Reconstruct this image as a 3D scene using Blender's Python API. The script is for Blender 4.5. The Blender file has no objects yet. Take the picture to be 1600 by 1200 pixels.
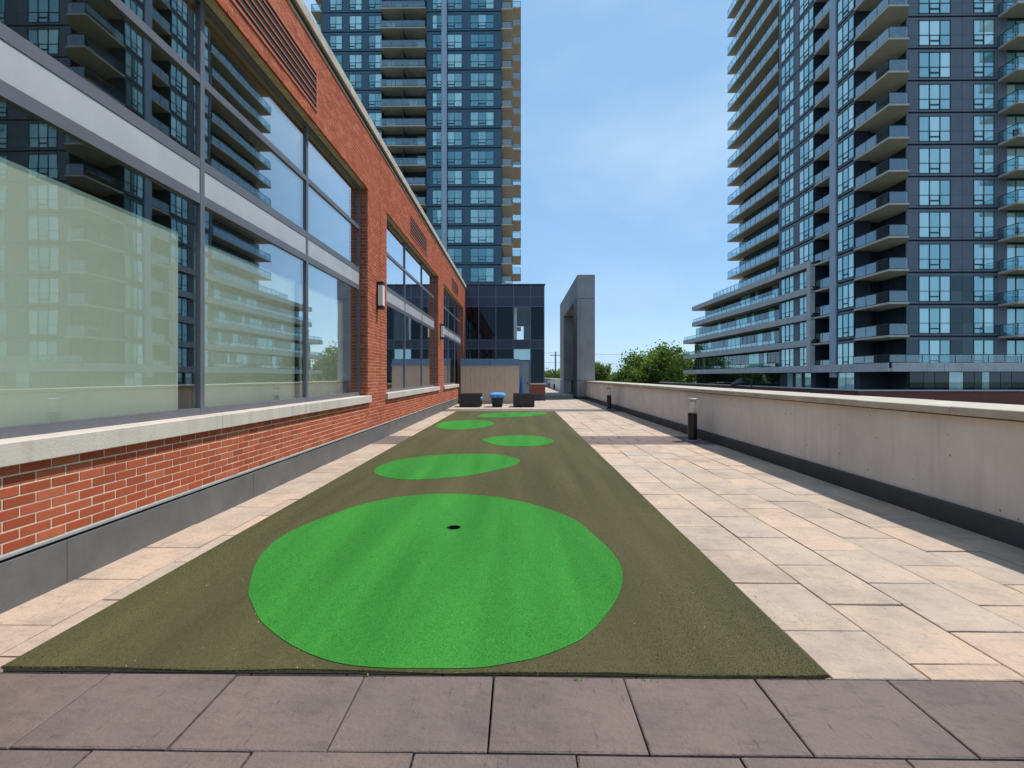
import bpy, math, random
import numpy as np
from mathutils import Vector

random.seed(7)
rng = np.random.default_rng(7)
scene = bpy.context.scene
col = scene.collection

# ------------------------------------------------------------------ camera
F, H, HOR, YAW = 740.0, 1.415, 588.0, math.radians(0.77)   # focal length in photo pixels, eye height, horizon row
cam_data = bpy.data.cameras.new('camera')
cam = bpy.data.objects.new('camera', cam_data)
col.objects.link(cam)
cam.location = (0, 0, H)
cam.rotation_euler = (math.radians(90), 0, YAW)
cam_data.sensor_width = 36.0
cam_data.lens = 36.0 * F / 1600.0
cam_data.shift_y = (HOR - 600.0) / 1600.0
cam_data.clip_start = 0.05
cam_data.clip_end = 6000
scene.camera = cam

# ------------------------------------------------------------------ sky, sun, exposure
SX, SY, SZ = 0.45, 0.20, 1.0             # direction towards the sun
el = math.atan2(SZ, math.hypot(SX, SY))
az = math.atan2(SX, SY)
world = bpy.data.worlds.new('World')
scene.world = world
world.use_nodes = True
wn, wl = world.node_tree.nodes, world.node_tree.links
wn.clear()
w_out = wn.new('ShaderNodeOutputWorld')
w_bg = wn.new('ShaderNodeBackground')
w_sky = wn.new('ShaderNodeTexSky')
w_sky.sky_type = 'NISHITA'
w_sky.sun_disc = False
w_sky.sun_elevation = el
w_sky.sun_rotation = az
w_sky.air_density = 1.0
w_sky.altitude = 600
w_sky.dust_density = 0.25
w_sky.ozone_density = 1.3
w_bg.inputs['Strength'].default_value = 0.125
# thin high cloud veil over the whole dome
w_tc = wn.new('ShaderNodeTexCoord')
w_map = wn.new('ShaderNodeMapping')
w_map.inputs['Scale'].default_value = (1.0, 1.0, 2.6)
w_map.inputs['Rotation'].default_value = (0.3, 0.2, 0.5)
w_noise = wn.new('ShaderNodeTexNoise')
w_noise.inputs['Scale'].default_value = 1.7
w_noise.inputs['Detail'].default_value = 7.0
w_noise.inputs['Roughness'].default_value = 0.55
w_noise.inputs['Distortion'].default_value = 0.6
w_ramp = wn.new('ShaderNodeValToRGB')
w_ramp.color_ramp.elements[0].position = 0.38
w_ramp.color_ramp.elements[0].color = (0.85, 0.85, 0.85, 1)
w_ramp.color_ramp.elements[1].position = 0.80
w_ramp.color_ramp.elements[1].color = (0.55, 0.55, 0.55, 1)
w_mix = wn.new('ShaderNodeMixRGB')
w_mix.inputs['Color2'].default_value = (1.7, 2.95, 4.6, 1)
wl.new(w_tc.outputs['Generated'], w_map.inputs['Vector'])
wl.new(w_map.outputs['Vector'], w_noise.inputs['Vector'])
wl.new(w_noise.outputs['Fac'], w_ramp.inputs['Fac'])
wl.new(w_ramp.outputs['Color'], w_mix.inputs['Fac'])
wl.new(w_sky.outputs['Color'], w_mix.inputs['Color1'])
w_tint = wn.new('ShaderNodeMixRGB')
w_tint.blend_type = 'MULTIPLY'
w_tint.inputs['Fac'].default_value = 1.0
w_tint.inputs['Color2'].default_value = (0.96, 1.0, 1.0, 1)
w_map2 = wn.new('ShaderNodeMapping')
w_map2.inputs['Scale'].default_value = (1.6, 0.8, 3.4)
w_map2.inputs['Rotation'].default_value = (0.5, 0.9, 0.3)
w_n2 = wn.new('ShaderNodeTexNoise')
w_n2.inputs['Scale'].default_value = 1.5
w_n2.inputs['Detail'].default_value = 6.0
w_n2.inputs['Roughness'].default_value = 0.5
w_r2 = wn.new('ShaderNodeMapRange')
w_r2.inputs['From Min'].default_value = 0.42
w_r2.inputs['From Max'].default_value = 0.72
w_r2.inputs['To Max'].default_value = 0.55
w_cl = wn.new('ShaderNodeMixRGB')
w_cl.inputs['Color2'].default_value = (3.3, 4.2, 5.4, 1)
wl.new(w_tc.outputs['Generated'], w_map2.inputs['Vector'])
wl.new(w_map2.outputs['Vector'], w_n2.inputs['Vector'])
wl.new(w_n2.outputs['Fac'], w_r2.inputs['Value'])
wl.new(w_r2.outputs['Result'], w_cl.inputs['Fac'])
wl.new(w_mix.outputs['Color'], w_cl.inputs['Color1'])
wl.new(w_cl.outputs['Color'], w_tint.inputs['Color1'])
wl.new(w_tint.outputs['Color'], w_bg.inputs['Color'])
wl.new(w_bg.outputs['Background'], w_out.inputs['Surface'])

sun_data = bpy.data.lights.new('sun', 'SUN')
sun_data.energy = 3.1
sun_data.angle = math.radians(0.53)
sun_data.color = (1.0, 0.965, 0.92)
sun = bpy.data.objects.new('sun', sun_data)
col.objects.link(sun)
sun.rotation_euler = Vector((SX, SY, SZ)).to_track_quat('Z', 'Y').to_euler()
sun.location = (20, 10, 60)

scene.view_settings.view_transform = 'Standard'
scene.view_settings.look = 'None'
scene.view_settings.gamma = 1.0
scene.view_settings.use_curve_mapping = False
scene.view_settings.exposure = 0.62
scene.cycles.use_denoising = True
scene.cycles.max_bounces = 10
scene.cycles.diffuse_bounces = 5
scene.cycles.glossy_bounces = 4
scene.cycles.transparent_max_bounces = 16
scene.cycles.caustics_reflective = False
scene.cycles.caustics_refractive = False
scene.cycles.sample_clamp_indirect = 6.0

# ------------------------------------------------------------------ helpers
def lin(r, g, b):
    f = lambda c: (c / 255 / 12.92) if c / 255 <= 0.04045 else ((c / 255 + 0.055) / 1.055) ** 2.4
    return (f(r), f(g), f(b))

def ground_pt(px, py, z=0.0):
    d = (px - 800) / F, (HOR - py) / F
    t = (z - H) / d[1]
    c, s = math.cos(YAW), math.sin(YAW)
    return (t * (d[0] * c - s), t * (d[0] * s + c))

class Nodes:
    def __init__(self, name):
        self.m = bpy.data.materials.new(name)
        self.m.use_nodes = True
        self.n, self.l = self.m.node_tree.nodes, self.m.node_tree.links
        self.bsdf = self.n['Principled BSDF']
        self.out = self.n['Material Output']
    def new(self, t, **kw):
        x = self.n.new(t)
        for k, v in kw.items():
            if k in x.inputs: x.inputs[k].default_value = v
            else: setattr(x, k, v)
        return x
    def link(self, a, b): self.l.new(a, b)
    def pos(self, scale=(1, 1, 1), jitter=False, rot=(0, 0, 0)):
        g = self.new('ShaderNodeNewGeometry')
        mp = self.new('ShaderNodeMapping')
        mp.inputs['Scale'].default_value = scale
        mp.inputs['Rotation'].default_value = rot
        if jitter:
            oi = self.new('ShaderNodeObjectInfo')
            vm = self.new('ShaderNodeVectorMath', operation='SCALE')
            cb = self.new('ShaderNodeCombineXYZ')
            self.link(oi.outputs['Random'], cb.inputs[0]); self.link(oi.outputs['Random'], cb.inputs[2])
            self.link(cb.outputs[0], vm.inputs[0]); vm.inputs['Scale'].default_value = 37.0
            ad = self.new('ShaderNodeVectorMath', operation='ADD')
            self.link(g.outputs['Position'], ad.inputs[0]); self.link(vm.outputs[0], ad.inputs[1])
            self.link(ad.outputs[0], mp.inputs['Vector'])
        else:
            self.link(g.outputs['Position'], mp.inputs['Vector'])
        return mp.outputs['Vector']
    def noise(self, vec, scale, detail=5.0, rough=0.55):
        x = self.new('ShaderNodeTexNoise')
        x.inputs['Scale'].default_value = scale
        x.inputs['Detail'].default_value = detail
        x.inputs['Roughness'].default_value = rough
        self.link(vec, x.inputs['Vector'])
        return x.outputs['Fac']
    def remap(self, fac, lo, hi, a, b):
        x = self.new('ShaderNodeMapRange')
        for i, v in zip(('From Min', 'From Max', 'To Min', 'To Max'), (lo, hi, a, b)): x.inputs[i].default_value = v
        self.link(fac, x.inputs['Value'])
        return x.outputs['Result']
    def mix(self, fac, c1, c2, mode='MIX'):
        x = self.new('ShaderNodeMixRGB', blend_type=mode)
        for s, v in (('Fac', fac), ('Color1', c1), ('Color2', c2)):
            if hasattr(v, 'is_output'): self.link(v, x.inputs[s])
            elif s == 'Fac': x.inputs[s].default_value = v
            else: x.inputs[s].default_value = (*v[:3], 1)
        return x.outputs['Color']
    def schlick(self, ior, power=3.3, top=1.0):
        f0 = ((ior - 1) / (ior + 1)) ** 2
        lw = self.new('ShaderNodeLayerWeight'); lw.inputs['Blend'].default_value = 0.5
        pw = self.new('ShaderNodeMath', operation='POWER'); self.link(lw.outputs['Facing'], pw.inputs[0]); pw.inputs[1].default_value = power
        return self.remap(pw.outputs[0], 0, 1, f0, top)
    def bump(self, fac, strength=0.3, dist=0.01):
        x = self.new('ShaderNodeBump')
        x.inputs['Strength'].default_value = strength
        x.inputs['Distance'].default_value = dist
        self.link(fac, x.inputs['Height'])
        self.link(x.outputs['Normal'], self.bsdf.inputs['Normal'])

def surf(name, c, rough=0.7, var=0.12, scale=3.0, fine=60.0, bump=0.15, metal=0.0, spec=0.5, jitter=0.0, stretch=(1, 1, 1), tint=None):
    """A plain surface: base colour with broad and fine mottling, optional per-object lightness jitter."""
    N = Nodes(name)
    v = N.pos(stretch)
    n1 = N.noise(v, scale)
    n2 = N.noise(v, fine, 3.0)
    dark = tuple(x * (1 - var * 1.6) for x in c)
    light = tuple(min(1, x * (1 + var)) for x in (tint or c))
    k = N.mix(N.remap(n1, 0.3, 0.7, 0, 1), dark, light)
    k = N.mix(N.remap(n2, 0.35, 0.75, 0, var * 1.5), k, tuple(x * 0.45 for x in c))
    if jitter:
        oi = N.new('ShaderNodeObjectInfo')
        g = N.remap(oi.outputs['Random'], 0, 1, 1 - jitter, 1 + jitter)
        cb = N.new('ShaderNodeCombineXYZ')
        for i in range(3): N.link(g, cb.inputs[i])
        k = N.mix(1.0, k, cb.outputs[0], 'MULTIPLY')
    N.link(k, N.bsdf.inputs['Base Color'])
    N.bsdf.inputs['Roughness'].default_value = rough
    N.bsdf.inputs['Metallic'].default_value = metal
    N.bsdf.inputs['Specular IOR Level'].default_value = spec
    if bump: N.bump(n2, bump, 0.01)
    return N.m

WL = {}
def link(o, parent=None, at=(0, 0, 0)):
    col.objects.link(o)
    WL[o.name] = Vector(at)
    if parent is not None:
        o.parent = parent
        o.location = Vector(at) - WL[parent.name]
    else:
        o.location = at
    return o
def tag(o, label=None, cat=None, group=None, kind=None):
    if label: o['label'] = label
    if cat: o['category'] = cat
    if group: o['group'] = group
    if kind: o['kind'] = kind
    return o
def thing(name, label, cat, at=(0, 0, 0), group=None):
    o = bpy.data.objects.new(name, None)
    o.empty_display_size = 0.3
    link(o, None, at)
    return tag(o, label, cat, group)

class MB:
    """Collects shapes; build() links them as ONE mesh object with its origin at the base centre."""
    def __init__(self): self.v, self.f = [], []
    def add(self, vs, fs):
        k = len(self.v)
        self.v += [tuple(p) for p in vs]
        self.f += [tuple(i + k for i in f) for f in fs]
        return self
    def box(self, x0, x1, y0, y1, z0, z1):
        if x0 > x1: x0, x1 = x1, x0
        if y0 > y1: y0, y1 = y1, y0
        return self.add([(x0, y0, z0), (x1, y0, z0), (x1, y1, z0), (x0, y1, z0), (x0, y0, z1), (x1, y0, z1), (x1, y1, z1), (x0, y1, z1)],
                        [(0, 3, 2, 1), (4, 5, 6, 7), (0, 1, 5, 4), (1, 2, 6, 5), (2, 3, 7, 6), (3, 0, 4, 7)])
    def cbox(self, x0, x1, y0, y1, z0, z1, c=0.006):
        """box with chamfered edges"""
        P = []
        for (a, b, z) in ((c, 0, z0), (0, 0, z0 + c), (0, 0, z1 - c), (c, 0, z1)):
            P += [(x0 + a, y0 + a, z), (x1 - a, y0 + a, z), (x1 - a, y1 - a, z), (x0 + a, y1 - a, z)]
        fs = [(0, 3, 2, 1), (12, 13, 14, 15)]
        for r in range(3):
            for i in range(4):
                j = (i + 1) % 4
                fs.append((r * 4 + i, r * 4 + j, r * 4 + 4 + j, r * 4 + 4 + i))
        return self.add(P, fs)
    def prism(self, pts, z0, z1):
        n = len(pts)
        a = sum(pts[i][0] * pts[(i + 1) % n][1] - pts[(i + 1) % n][0] * pts[i][1] for i in range(n))
        if a < 0: pts = pts[::-1]
        vs = [(x, y, z0) for x, y in pts] + [(x, y, z1) for x, y in pts]
        fs = [tuple(range(n))[::-1], tuple(range(n, 2 * n))] + [(i, (i + 1) % n, n + (i + 1) % n, n + i) for i in range(n)]
        return self.add(vs, fs)
    def lathe(self, cx, cy, prof, n=24, cap=True):
        vs, fs = [], []
        for r, z in prof:
            for i in range(n):
                a = 2 * math.pi * i / n
                vs.append((cx + r * math.cos(a), cy + r * math.sin(a), z))
        for k in range(len(prof) - 1):
            for i in range(n):
                j = (i + 1) % n
                fs.append((k * n + i, k * n + j, (k + 1) * n + j, (k + 1) * n + i))
        if cap:
            fs.append(tuple(range(n))[::-1])
            fs.append(tuple((len(prof) - 1) * n + i for i in range(n)))
        return self.add(vs, fs)
    def tube(self, a, b, r0, r1=None, n=8):
        r1 = r0 if r1 is None else r1
        a, b = Vector(a), Vector(b)
        d = (b - a).normalized()
        u = d.orthogonal().normalized(); w = d.cross(u)
        vs = [a + (u * math.cos(2 * math.pi * i / n) + w * math.sin(2 * math.pi * i / n)) * r0 for i in range(n)]
        vs += [b + (u * math.cos(2 * math.pi * i / n) + w * math.sin(2 * math.pi * i / n)) * r1 for i in range(n)]
        fs = [(i, (i + 1) % n, n + (i + 1) % n, n + i) for i in range(n)] + [tuple(range(n))[::-1], tuple(range(n, 2 * n))]
        return self.add(vs, fs)
    def mesh(self, name, mat, smooth=False):
        vs = np.array(self.v, float)
        lo, hi = vs.min(0), vs.max(0)
        org = np.array([(lo[0] + hi[0]) / 2, (lo[1] + hi[1]) / 2, lo[2]])
        me = bpy.data.meshes.new(name)
        me.from_pydata([tuple(p) for p in vs - org], [], self.f)
        if smooth:
            me.polygons.foreach_set('use_smooth', [True] * len(me.polygons))
            try: me.set_sharp_from_angle(angle=math.radians(35))
            except Exception: pass
        me.materials.append(mat)
        me.update()
        return me, Vector(org)
    def build(self, name, mat, parent=None, smooth=False, kind=None):
        me, org = self.mesh(name, mat, smooth)
        o = bpy.data.objects.new(name, me)
        link(o, parent, org)
        if kind: o['kind'] = kind
        return o

def share(name, me, parent, at):
    o = bpy.data.objects.new(name, me)
    return link(o, parent, at)

# ------------------------------------------------------------------ materials
M = {}
# tan and mauve stone pavers
def paver_mat(name, base, warm, grey):
    N = Nodes(name)
    v = N.pos((1, 1, 1), jitter=True)
    oi = N.new('ShaderNodeObjectInfo')
    c = N.mix(N.remap(oi.outputs['Random'], 0.0, 1.0, 0, 1), warm, base)
    big = N.noise(v, 2.2, 6, 0.6)
    c = N.mix(N.remap(big, 0.40, 0.72, 0, 0.75), c, grey)
    vs = N.pos((3.0, 9.0, 3.0), jitter=True, rot=(0, 0, 0.6))
    streak = N.noise(vs, 2.4, 8, 0.68)
    c = N.mix(N.remap(streak, 0.52, 0.72, 0, 0.5), c, tuple(x * 0.55 for x in base))
    stain = N.noise(N.pos(), 0.9, 7, 0.7)
    c = N.mix(N.remap(stain, 0.48, 0.66, 0, 0.45), c, tuple(x * 0.5 for x in grey))
    scuff = N.noise(N.pos((14, 2.2, 1), jitter=True, rot=(0, 0, -0.7)), 3.2, 6, 0.72)
    c = N.mix(N.remap(scuff, 0.60, 0.68, 0, 0.6), c, tuple(x * 0.35 for x in base))
    speck = N.noise(v, 140, 2)
    c = N.mix(N.remap(speck, 0.62, 0.8, 0, 0.45), c, tuple(x * 0.45 for x in base))
    N.link(c, N.bsdf.inputs['Base Color'])
    N.bsdf.inputs['Roughness'].default_value = 0.82
    N.bsdf.inputs['Specular IOR Level'].default_value = 0.25
    mxh = N.new('ShaderNodeMath', operation='ADD')
    N.link(streak, mxh.inputs[0]); N.link(N.remap(N.noise(v, 48, 4, 0.65), 0, 1, 0, 0.45), mxh.inputs[1])
    N.bump(mxh.outputs[0], 1.0, 0.016)
    return N.m
M['paver'] = paver_mat('tan_stone', lin(188, 169, 150), lin(202, 173, 148), lin(162, 148, 135))
M['paver_dark'] = paver_mat('mauve_stone', lin(118, 104, 99), lin(124, 107, 99), lin(102, 92, 89))
M['bed'] = surf('joint_grit', lin(56, 50, 44), 0.95, 0.3, 9, 120, 0.4)

def brick_mat(name, use_attr):
    N = Nodes(name)
    if use_attr:
        a = N.new('ShaderNodeAttribute', attribute_name='tone'); r = a.outputs['Fac']
    else:
        r = N.new('ShaderNodeObjectInfo').outputs['Random']
    rp = N.new('ShaderNodeValToRGB')
    els = rp.color_ramp.elements
    els[0].position, els[0].color = 0.0, (*lin(158, 76, 48), 1)
    els[1].position, els[1].color = 1.0, (*lin(188, 104, 72), 1)
    e = els.new(0.5); e.color = (*lin(174, 84, 54), 1)
    N.link(r, rp.inputs['Fac'])
    v = N.pos()
    n1 = N.noise(v, 26, 4); n2 = N.noise(v, 220, 2)
    c = N.mix(N.remap(n1, 0.35, 0.75, 0, 0.4), rp.outputs['Color'], lin(150, 70, 46))
    c = N.mix(N.remap(n2, 0.6, 0.8, 0, 0.35), c, lin(96, 48, 36))
    c = N.mix(N.remap(N.noise(N.pos((1, 1, 0.6)), 1.6, 6, 0.65), 0.55, 0.78, 0, 0.25), c, lin(204, 146, 108))
    N.link(c, N.bsdf.inputs['Base Color'])
    N.bsdf.inputs['Roughness'].default_value = 0.85
    N.bsdf.inputs['Specular IOR Level'].default_value = 0.25
    N.bump(n2, 0.35, 0.004)
    return N.m
M['brick'] = brick_mat('red_brick', False)
M['brick_stuff'] = brick_mat('red_brick_field', True)
M['mortar'] = surf('mortar', lin(224, 204, 178), 0.95, 0.12, 12, 200, 0.3)
M['coping'] = surf('precast_coping', lin(186, 176, 160), 0.85, 0.14, 4, 110, 0.5, jitter=0.04, stretch=(1, 1, 2.0))
M['skirt'] = surf('grey_metal_skirting', lin(104, 102, 100), 0.55, 0.12, 3, 40, 0.05, spec=0.4, jitter=0.04)
M['skirt_dark'] = surf('charcoal_skirting', lin(66, 68, 72), 0.7, 0.14, 4, 60, 0.2, jitter=0.04)
M['flash'] = surf('aluminium_flashing', lin(176, 178, 180), 0.4, 0.08, 3, 40, 0.05, metal=0.4)
M['black'] = surf('black_sealant', (0.012, 0.012, 0.013), 0.8, 0.1, 4, 40, 0.1)
M['frame'] = surf('grey_window_frame', lin(112, 112, 118), 0.42, 0.06, 3, 40, 0.03, metal=0.25)
M['panel'] = surf('light_grey_panel', lin(186, 184, 186), 0.45, 0.05, 3, 40, 0.03, metal=0.2)
M['terracotta'] = surf('terracotta_paint', lin(176, 98, 72), 0.6, 0.08, 4, 60, 0.05)
M['slot_shade'] = surf('painted_slot_shade', (0.01, 0.008, 0.007), 0.9, 0.1, 4, 40, 0.0)
M['blind'] = surf('roller_blind', lin(250, 246, 218), 0.9, 0.03, 2, 140, 0.1, stretch=(1, 1, 0.2))
M['room'] = surf('room_wall', lin(140, 146, 136), 0.9, 0.1, 1.5, 30, 0.0)
M['room_floor'] = surf('room_floor', lin(70, 62, 52), 0.6, 0.1, 2, 30, 0.0)
M['curtain'] = surf('pale_curtain', lin(170, 176, 164), 0.9, 0.1, 6, 40, 0.1, stretch=(1, 6, 0.2))

def conc(name, c, var=0.12, streak=0.35, pits=True, pit_scale=9.0):
    N = Nodes(name)
    v = N.pos()
    n = N.noise(v, 1.1, 6, 0.6)
    k = N.mix(N.remap(n, 0.32, 0.7, 0, 1), tuple(x * (1 - var) for x in c), tuple(x * (1 + var * 0.8) for x in c))
    vs = N.pos((5.0, 5.0, 0.35))
    s = N.noise(vs, 1.6, 5, 0.6)
    k = N.mix(N.remap(s, 0.5, 0.75, 0, streak), k, tuple(x * 0.62 for x in c))
    if pits:
        vo = N.new('ShaderNodeTexVoronoi'); vo.inputs['Scale'].default_value = pit_scale
        N.link(v, vo.inputs['Vector'])
        gate = N.noise(v, 2.7, 3)
        p = N.remap(vo.outputs['Distance'], 0.05, 0.13, 1.0, 0.0)
        mu = N.new('ShaderNodeMath', operation='MULTIPLY'); N.link(p, mu.inputs[0]); N.link(N.remap(gate, 0.47, 0.55, 0, 0.9), mu.inputs[1])
        k = N.mix(mu.outputs[0], k, tuple(x * 0.2 for x in c))
    N.link(k, N.bsdf.inputs['Base Color'])
    N.bsdf.inputs['Roughness'].default_value = 0.88
    N.bsdf.inputs['Specular IOR Level'].default_value = 0.25
    N.bump(N.noise(v, 55, 4), 0.25, 0.01)
    return N.m
M['parapet'] = conc('cast_concrete', lin(216, 211, 205), 0.14, 0.4)
M['lime'] = conc('limestone', lin(198, 186, 172), 0.12, 0.6, True, 34.0)
M['portal'] = conc('grey_concrete', lin(152, 148, 149), 0.12, 0.35, False)
M['slab'] = conc('balcony_concrete', lin(204, 190, 176), 0.08, 0.15, False)
M['fascia'] = conc('fascia_concrete', lin(200, 194, 192), 0.12, 0.5, False)
M['pale_col'] = surf('pale_column_panel', lin(176, 184, 200), 0.6, 0.05, 1, 20, 0.0)

def turf_mat(name, c, c2, c3, attr=False):
    N = Nodes(name)
    v = N.pos()
    sun_streak = N.noise(N.pos((2.4, 0.20, 1.0), rot=(0, 0, -0.10)), 1.3, 3, 0.5)  # window-reflected sun streaks, painted lengthwise into the turf colour
    n2 = N.noise(v, 210, 3, 0.7)
    n3 = N.noise(v, 34, 4, 0.6)
    k = N.mix(N.remap(sun_streak, 0.35, 0.68, 0, 1), c2, c)
    k = N.mix(N.remap(n3, 0.4, 0.75, 0, 0.2), k, c3)
    k = N.mix(N.remap(n2, 0.38, 0.66, 0.75, 0), k, tuple(x * 0.35 for x in c))
    if attr:
        a = N.new('ShaderNodeAttribute', attribute_name='tone')
        cb = N.new('ShaderNodeCombineXYZ')
        g = N.remap(a.outputs['Fac'], 0, 1, 0.45, 2.0)
        for i in range(3): N.link(g, cb.inputs[i])
        k = N.mix(1.0, k, cb.outputs[0], 'MULTIPLY')
    N.link(k, N.bsdf.inputs['Base Color'])
    N.bsdf.inputs['Roughness'].default_value = 0.9
    N.bsdf.inputs['Specular IOR Level'].default_value = 0.15
    N.bump(n2, 0.25, 0.006)
    return N.m
OLIVE = (lin(102, 98, 64), lin(82, 79, 53), lin(88, 82, 57))
GREEN = (lin(68, 154, 60), lin(50, 126, 46), lin(92, 168, 84))
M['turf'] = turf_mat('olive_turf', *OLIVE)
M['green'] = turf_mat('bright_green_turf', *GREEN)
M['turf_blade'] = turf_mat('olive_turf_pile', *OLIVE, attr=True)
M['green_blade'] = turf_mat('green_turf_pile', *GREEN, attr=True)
M['backing'] = surf('turf_backing', (0.012, 0.014, 0.010), 0.95, 0.3, 20, 160, 0.4)

def glass_mat(name, tint, ior, refl=(0.9, 0.95, 1.0), rough=0.0, power=3.3, wavy=0.0, top=1.0):
    N = Nodes(name)
    N.n.remove(N.bsdf)
    tr = N.new('ShaderNodeBsdfTransparent'); tr.inputs['Color'].default_value = (*tint, 1)
    gl = N.new('ShaderNodeBsdfGlossy'); gl.inputs['Color'].default_value = (*refl, 1); gl.inputs['Roughness'].default_value = rough
    if wavy:
        bp_ = N.new('ShaderNodeBump'); bp_.inputs['Strength'].default_value = wavy; bp_.inputs['Distance'].default_value = 0.05
        N.link(N.noise(N.pos(), 0.9, 2, 0.4), bp_.inputs['Height']); N.link(bp_.outputs[0], gl.inputs['Normal'])
    mx = N.new('ShaderNodeMixShader')
    N.link(N.schlick(ior, power, top), mx.inputs[0]); N.link(tr.outputs[0], mx.inputs[1]); N.link(gl.outputs[0], mx.inputs[2])
    N.link(mx.outputs[0], N.out.inputs['Surface'])
    return N.m
M['glass'] = glass_mat('green_tinted_glass', (0.965, 0.99, 0.965), 1.62, (0.97, 0.99, 1.0), 0.0, 2.6, 0.025, 1.6)
M['clear'] = glass_mat('clear_glass', (0.92, 0.95, 0.95), 1.5)
M['rail_glass'] = glass_mat('balcony_glass', (0.76, 0.88, 0.90), 2.1, (0.85, 0.95, 1.0), 0.02)

def pane_mat(name, lo, hi, refl, ior, share=0.5):
    """Tinted window glass of a far building: what stands behind it (dark room to pale curtain) differs pane by pane."""
    N = Nodes(name)
    N.n.remove(N.bsdf)
    oi = N.new('ShaderNodeObjectInfo')
    rp = N.new('ShaderNodeValToRGB')
    rp.color_ramp.elements[0].position = 0.25; rp.color_ramp.elements[0].color = (*lo, 1)
    rp.color_ramp.elements[1].position = 0.95; rp.color_ramp.elements[1].color = (*hi, 1)
    v = N.pos((2.2, 2.2, 0.12), jitter=True)
    nz = N.noise(v, 2.2, 3)
    ad = N.new('ShaderNodeMath', operation='MULTIPLY_ADD')
    N.link(nz, ad.inputs[0]); ad.inputs[1].default_value = 0.55
    N.link(N.remap(oi.outputs['Random'], 0, 1, -0.25, 0.75), ad.inputs[2])
    N.link(ad.outputs[0], rp.inputs['Fac'])
    df = N.new('ShaderNodeBsdfDiffuse'); N.link(rp.outputs['Color'], df.inputs['Color'])
    gl = N.new('ShaderNodeBsdfGlossy'); gl.inputs['Color'].default_value = (*refl, 1); gl.inputs['Roughness'].default_value = 0.015
    mx = N.new('ShaderNodeMixShader')
    N.link(N.schlick(ior), mx.inputs[0]); N.link(df.outputs[0], mx.inputs[1]); N.link(gl.outputs[0], mx.inputs[2])
    N.link(mx.outputs[0], N.out.inputs['Surface'])
    return N.m
M['pane'] = pane_mat('tower_window_glass', (0.14, 0.34, 0.37), (0.74, 0.94, 0.90), (0.68, 0.97, 1.0), 3.6)
M['pane_l'] = pane_mat('tower_window_glass_blue', (0.06, 0.22, 0.28), (0.52, 0.80, 0.80), (0.66, 0.97, 1.0), 2.5)
M['pane_dark'] = pane_mat('dark_window_glass', (0.008, 0.014, 0.018), (0.05, 0.08, 0.09), (0.8, 0.95, 1.0), 1.7)
M['pane_black'] = pane_mat('near_black_glass', (0.004, 0.006, 0.009), (0.012, 0.018, 0.024), (0.8, 0.92, 1.0), 1.38)
M['clad'] = surf('slate_cladding', lin(110, 113, 122), 0.5, 0.06, 0.8, 12, 0.0, metal=0.1, jitter=0.05)
M['clad_l'] = surf('navy_slate_cladding', lin(72, 98, 114), 0.5, 0.06, 0.8, 12, 0.0, metal=0.1, jitter=0.05)
M['tframe'] = surf('dark_tower_frame', lin(44, 62, 74), 0.45, 0.05, 2, 20, 0.0)
M['reveal'] = surf('reveal_dark', lin(40, 48, 58), 0.7, 0.05, 2, 20, 0.0)
M['pav_clad'] = surf('pavilion_panel', lin(58, 66, 82), 0.4, 0.05, 1.5, 25, 0.02, metal=0.3, jitter=0.06)
M['pav_frame'] = surf('pavilion_mullion', lin(98, 106, 120), 0.4, 0.05, 3, 25, 0.02, metal=0.3)
M['shed'] = surf('beige_resin', lin(204, 178, 152), 0.6, 0.05, 3, 60, 0.1)
M['shed_roof'] = surf('blue_grey_resin', lin(66, 92, 116), 0.5, 0.06, 3, 60, 0.1)
M['door'] = surf('grey_steel_door', lin(128, 140, 148), 0.5, 0.05, 3, 40, 0.02)
M['blue'] = surf('blue_canvas', lin(86, 152, 214), 0.9, 0.08, 8, 160, 0.2)
M['blue_deep'] = surf('deep_blue_tarp', lin(24, 70, 160), 0.7, 0.12, 6, 60, 0.2)
M['iron'] = surf('black_powder_coat', (0.012, 0.012, 0.012), 0.4, 0.1, 4, 60, 0.03)
M['bark'] = surf('bark', (0.10, 0.075, 0.05), 0.95, 0.3, 6, 30, 0.6)
M['pole'] = surf('weathered_pole', lin(120, 108, 96), 0.9, 0.2, 4, 30, 0.3)
M['street'] = surf('street_ground', lin(96, 102, 84), 0.95, 0.25, 0.03, 1.5, 0.0)
M['red'] = surf('red_sign_face', lin(196, 40, 48), 0.5, 0.05, 3, 30, 0.0)
M['white'] = surf('white_sign_letters', lin(214, 190, 190), 0.6, 0.05, 3, 30, 0.0)
M['lens'] = glass_mat('lamp_lens', (0.95, 0.94, 0.91), 1.45, (1, 1, 1), 0.05)
M['opal'] = surf('opal_diffuser', lin(232, 228, 220), 0.35, 0.03, 4, 40, 0.0)
M['podium_brick'] = surf('far_brick', lin(128, 74, 62), 0.9, 0.12, 1.5, 9, 0.1, stretch=(1, 1, 3))
M['litter'] = surf('dry_litter', lin(196, 184, 140), 0.9, 0.2, 30, 200, 0.0)
M['weed'] = surf('weed_leaf', lin(80, 130, 44), 0.8, 0.2, 30, 200, 0.0)

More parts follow.
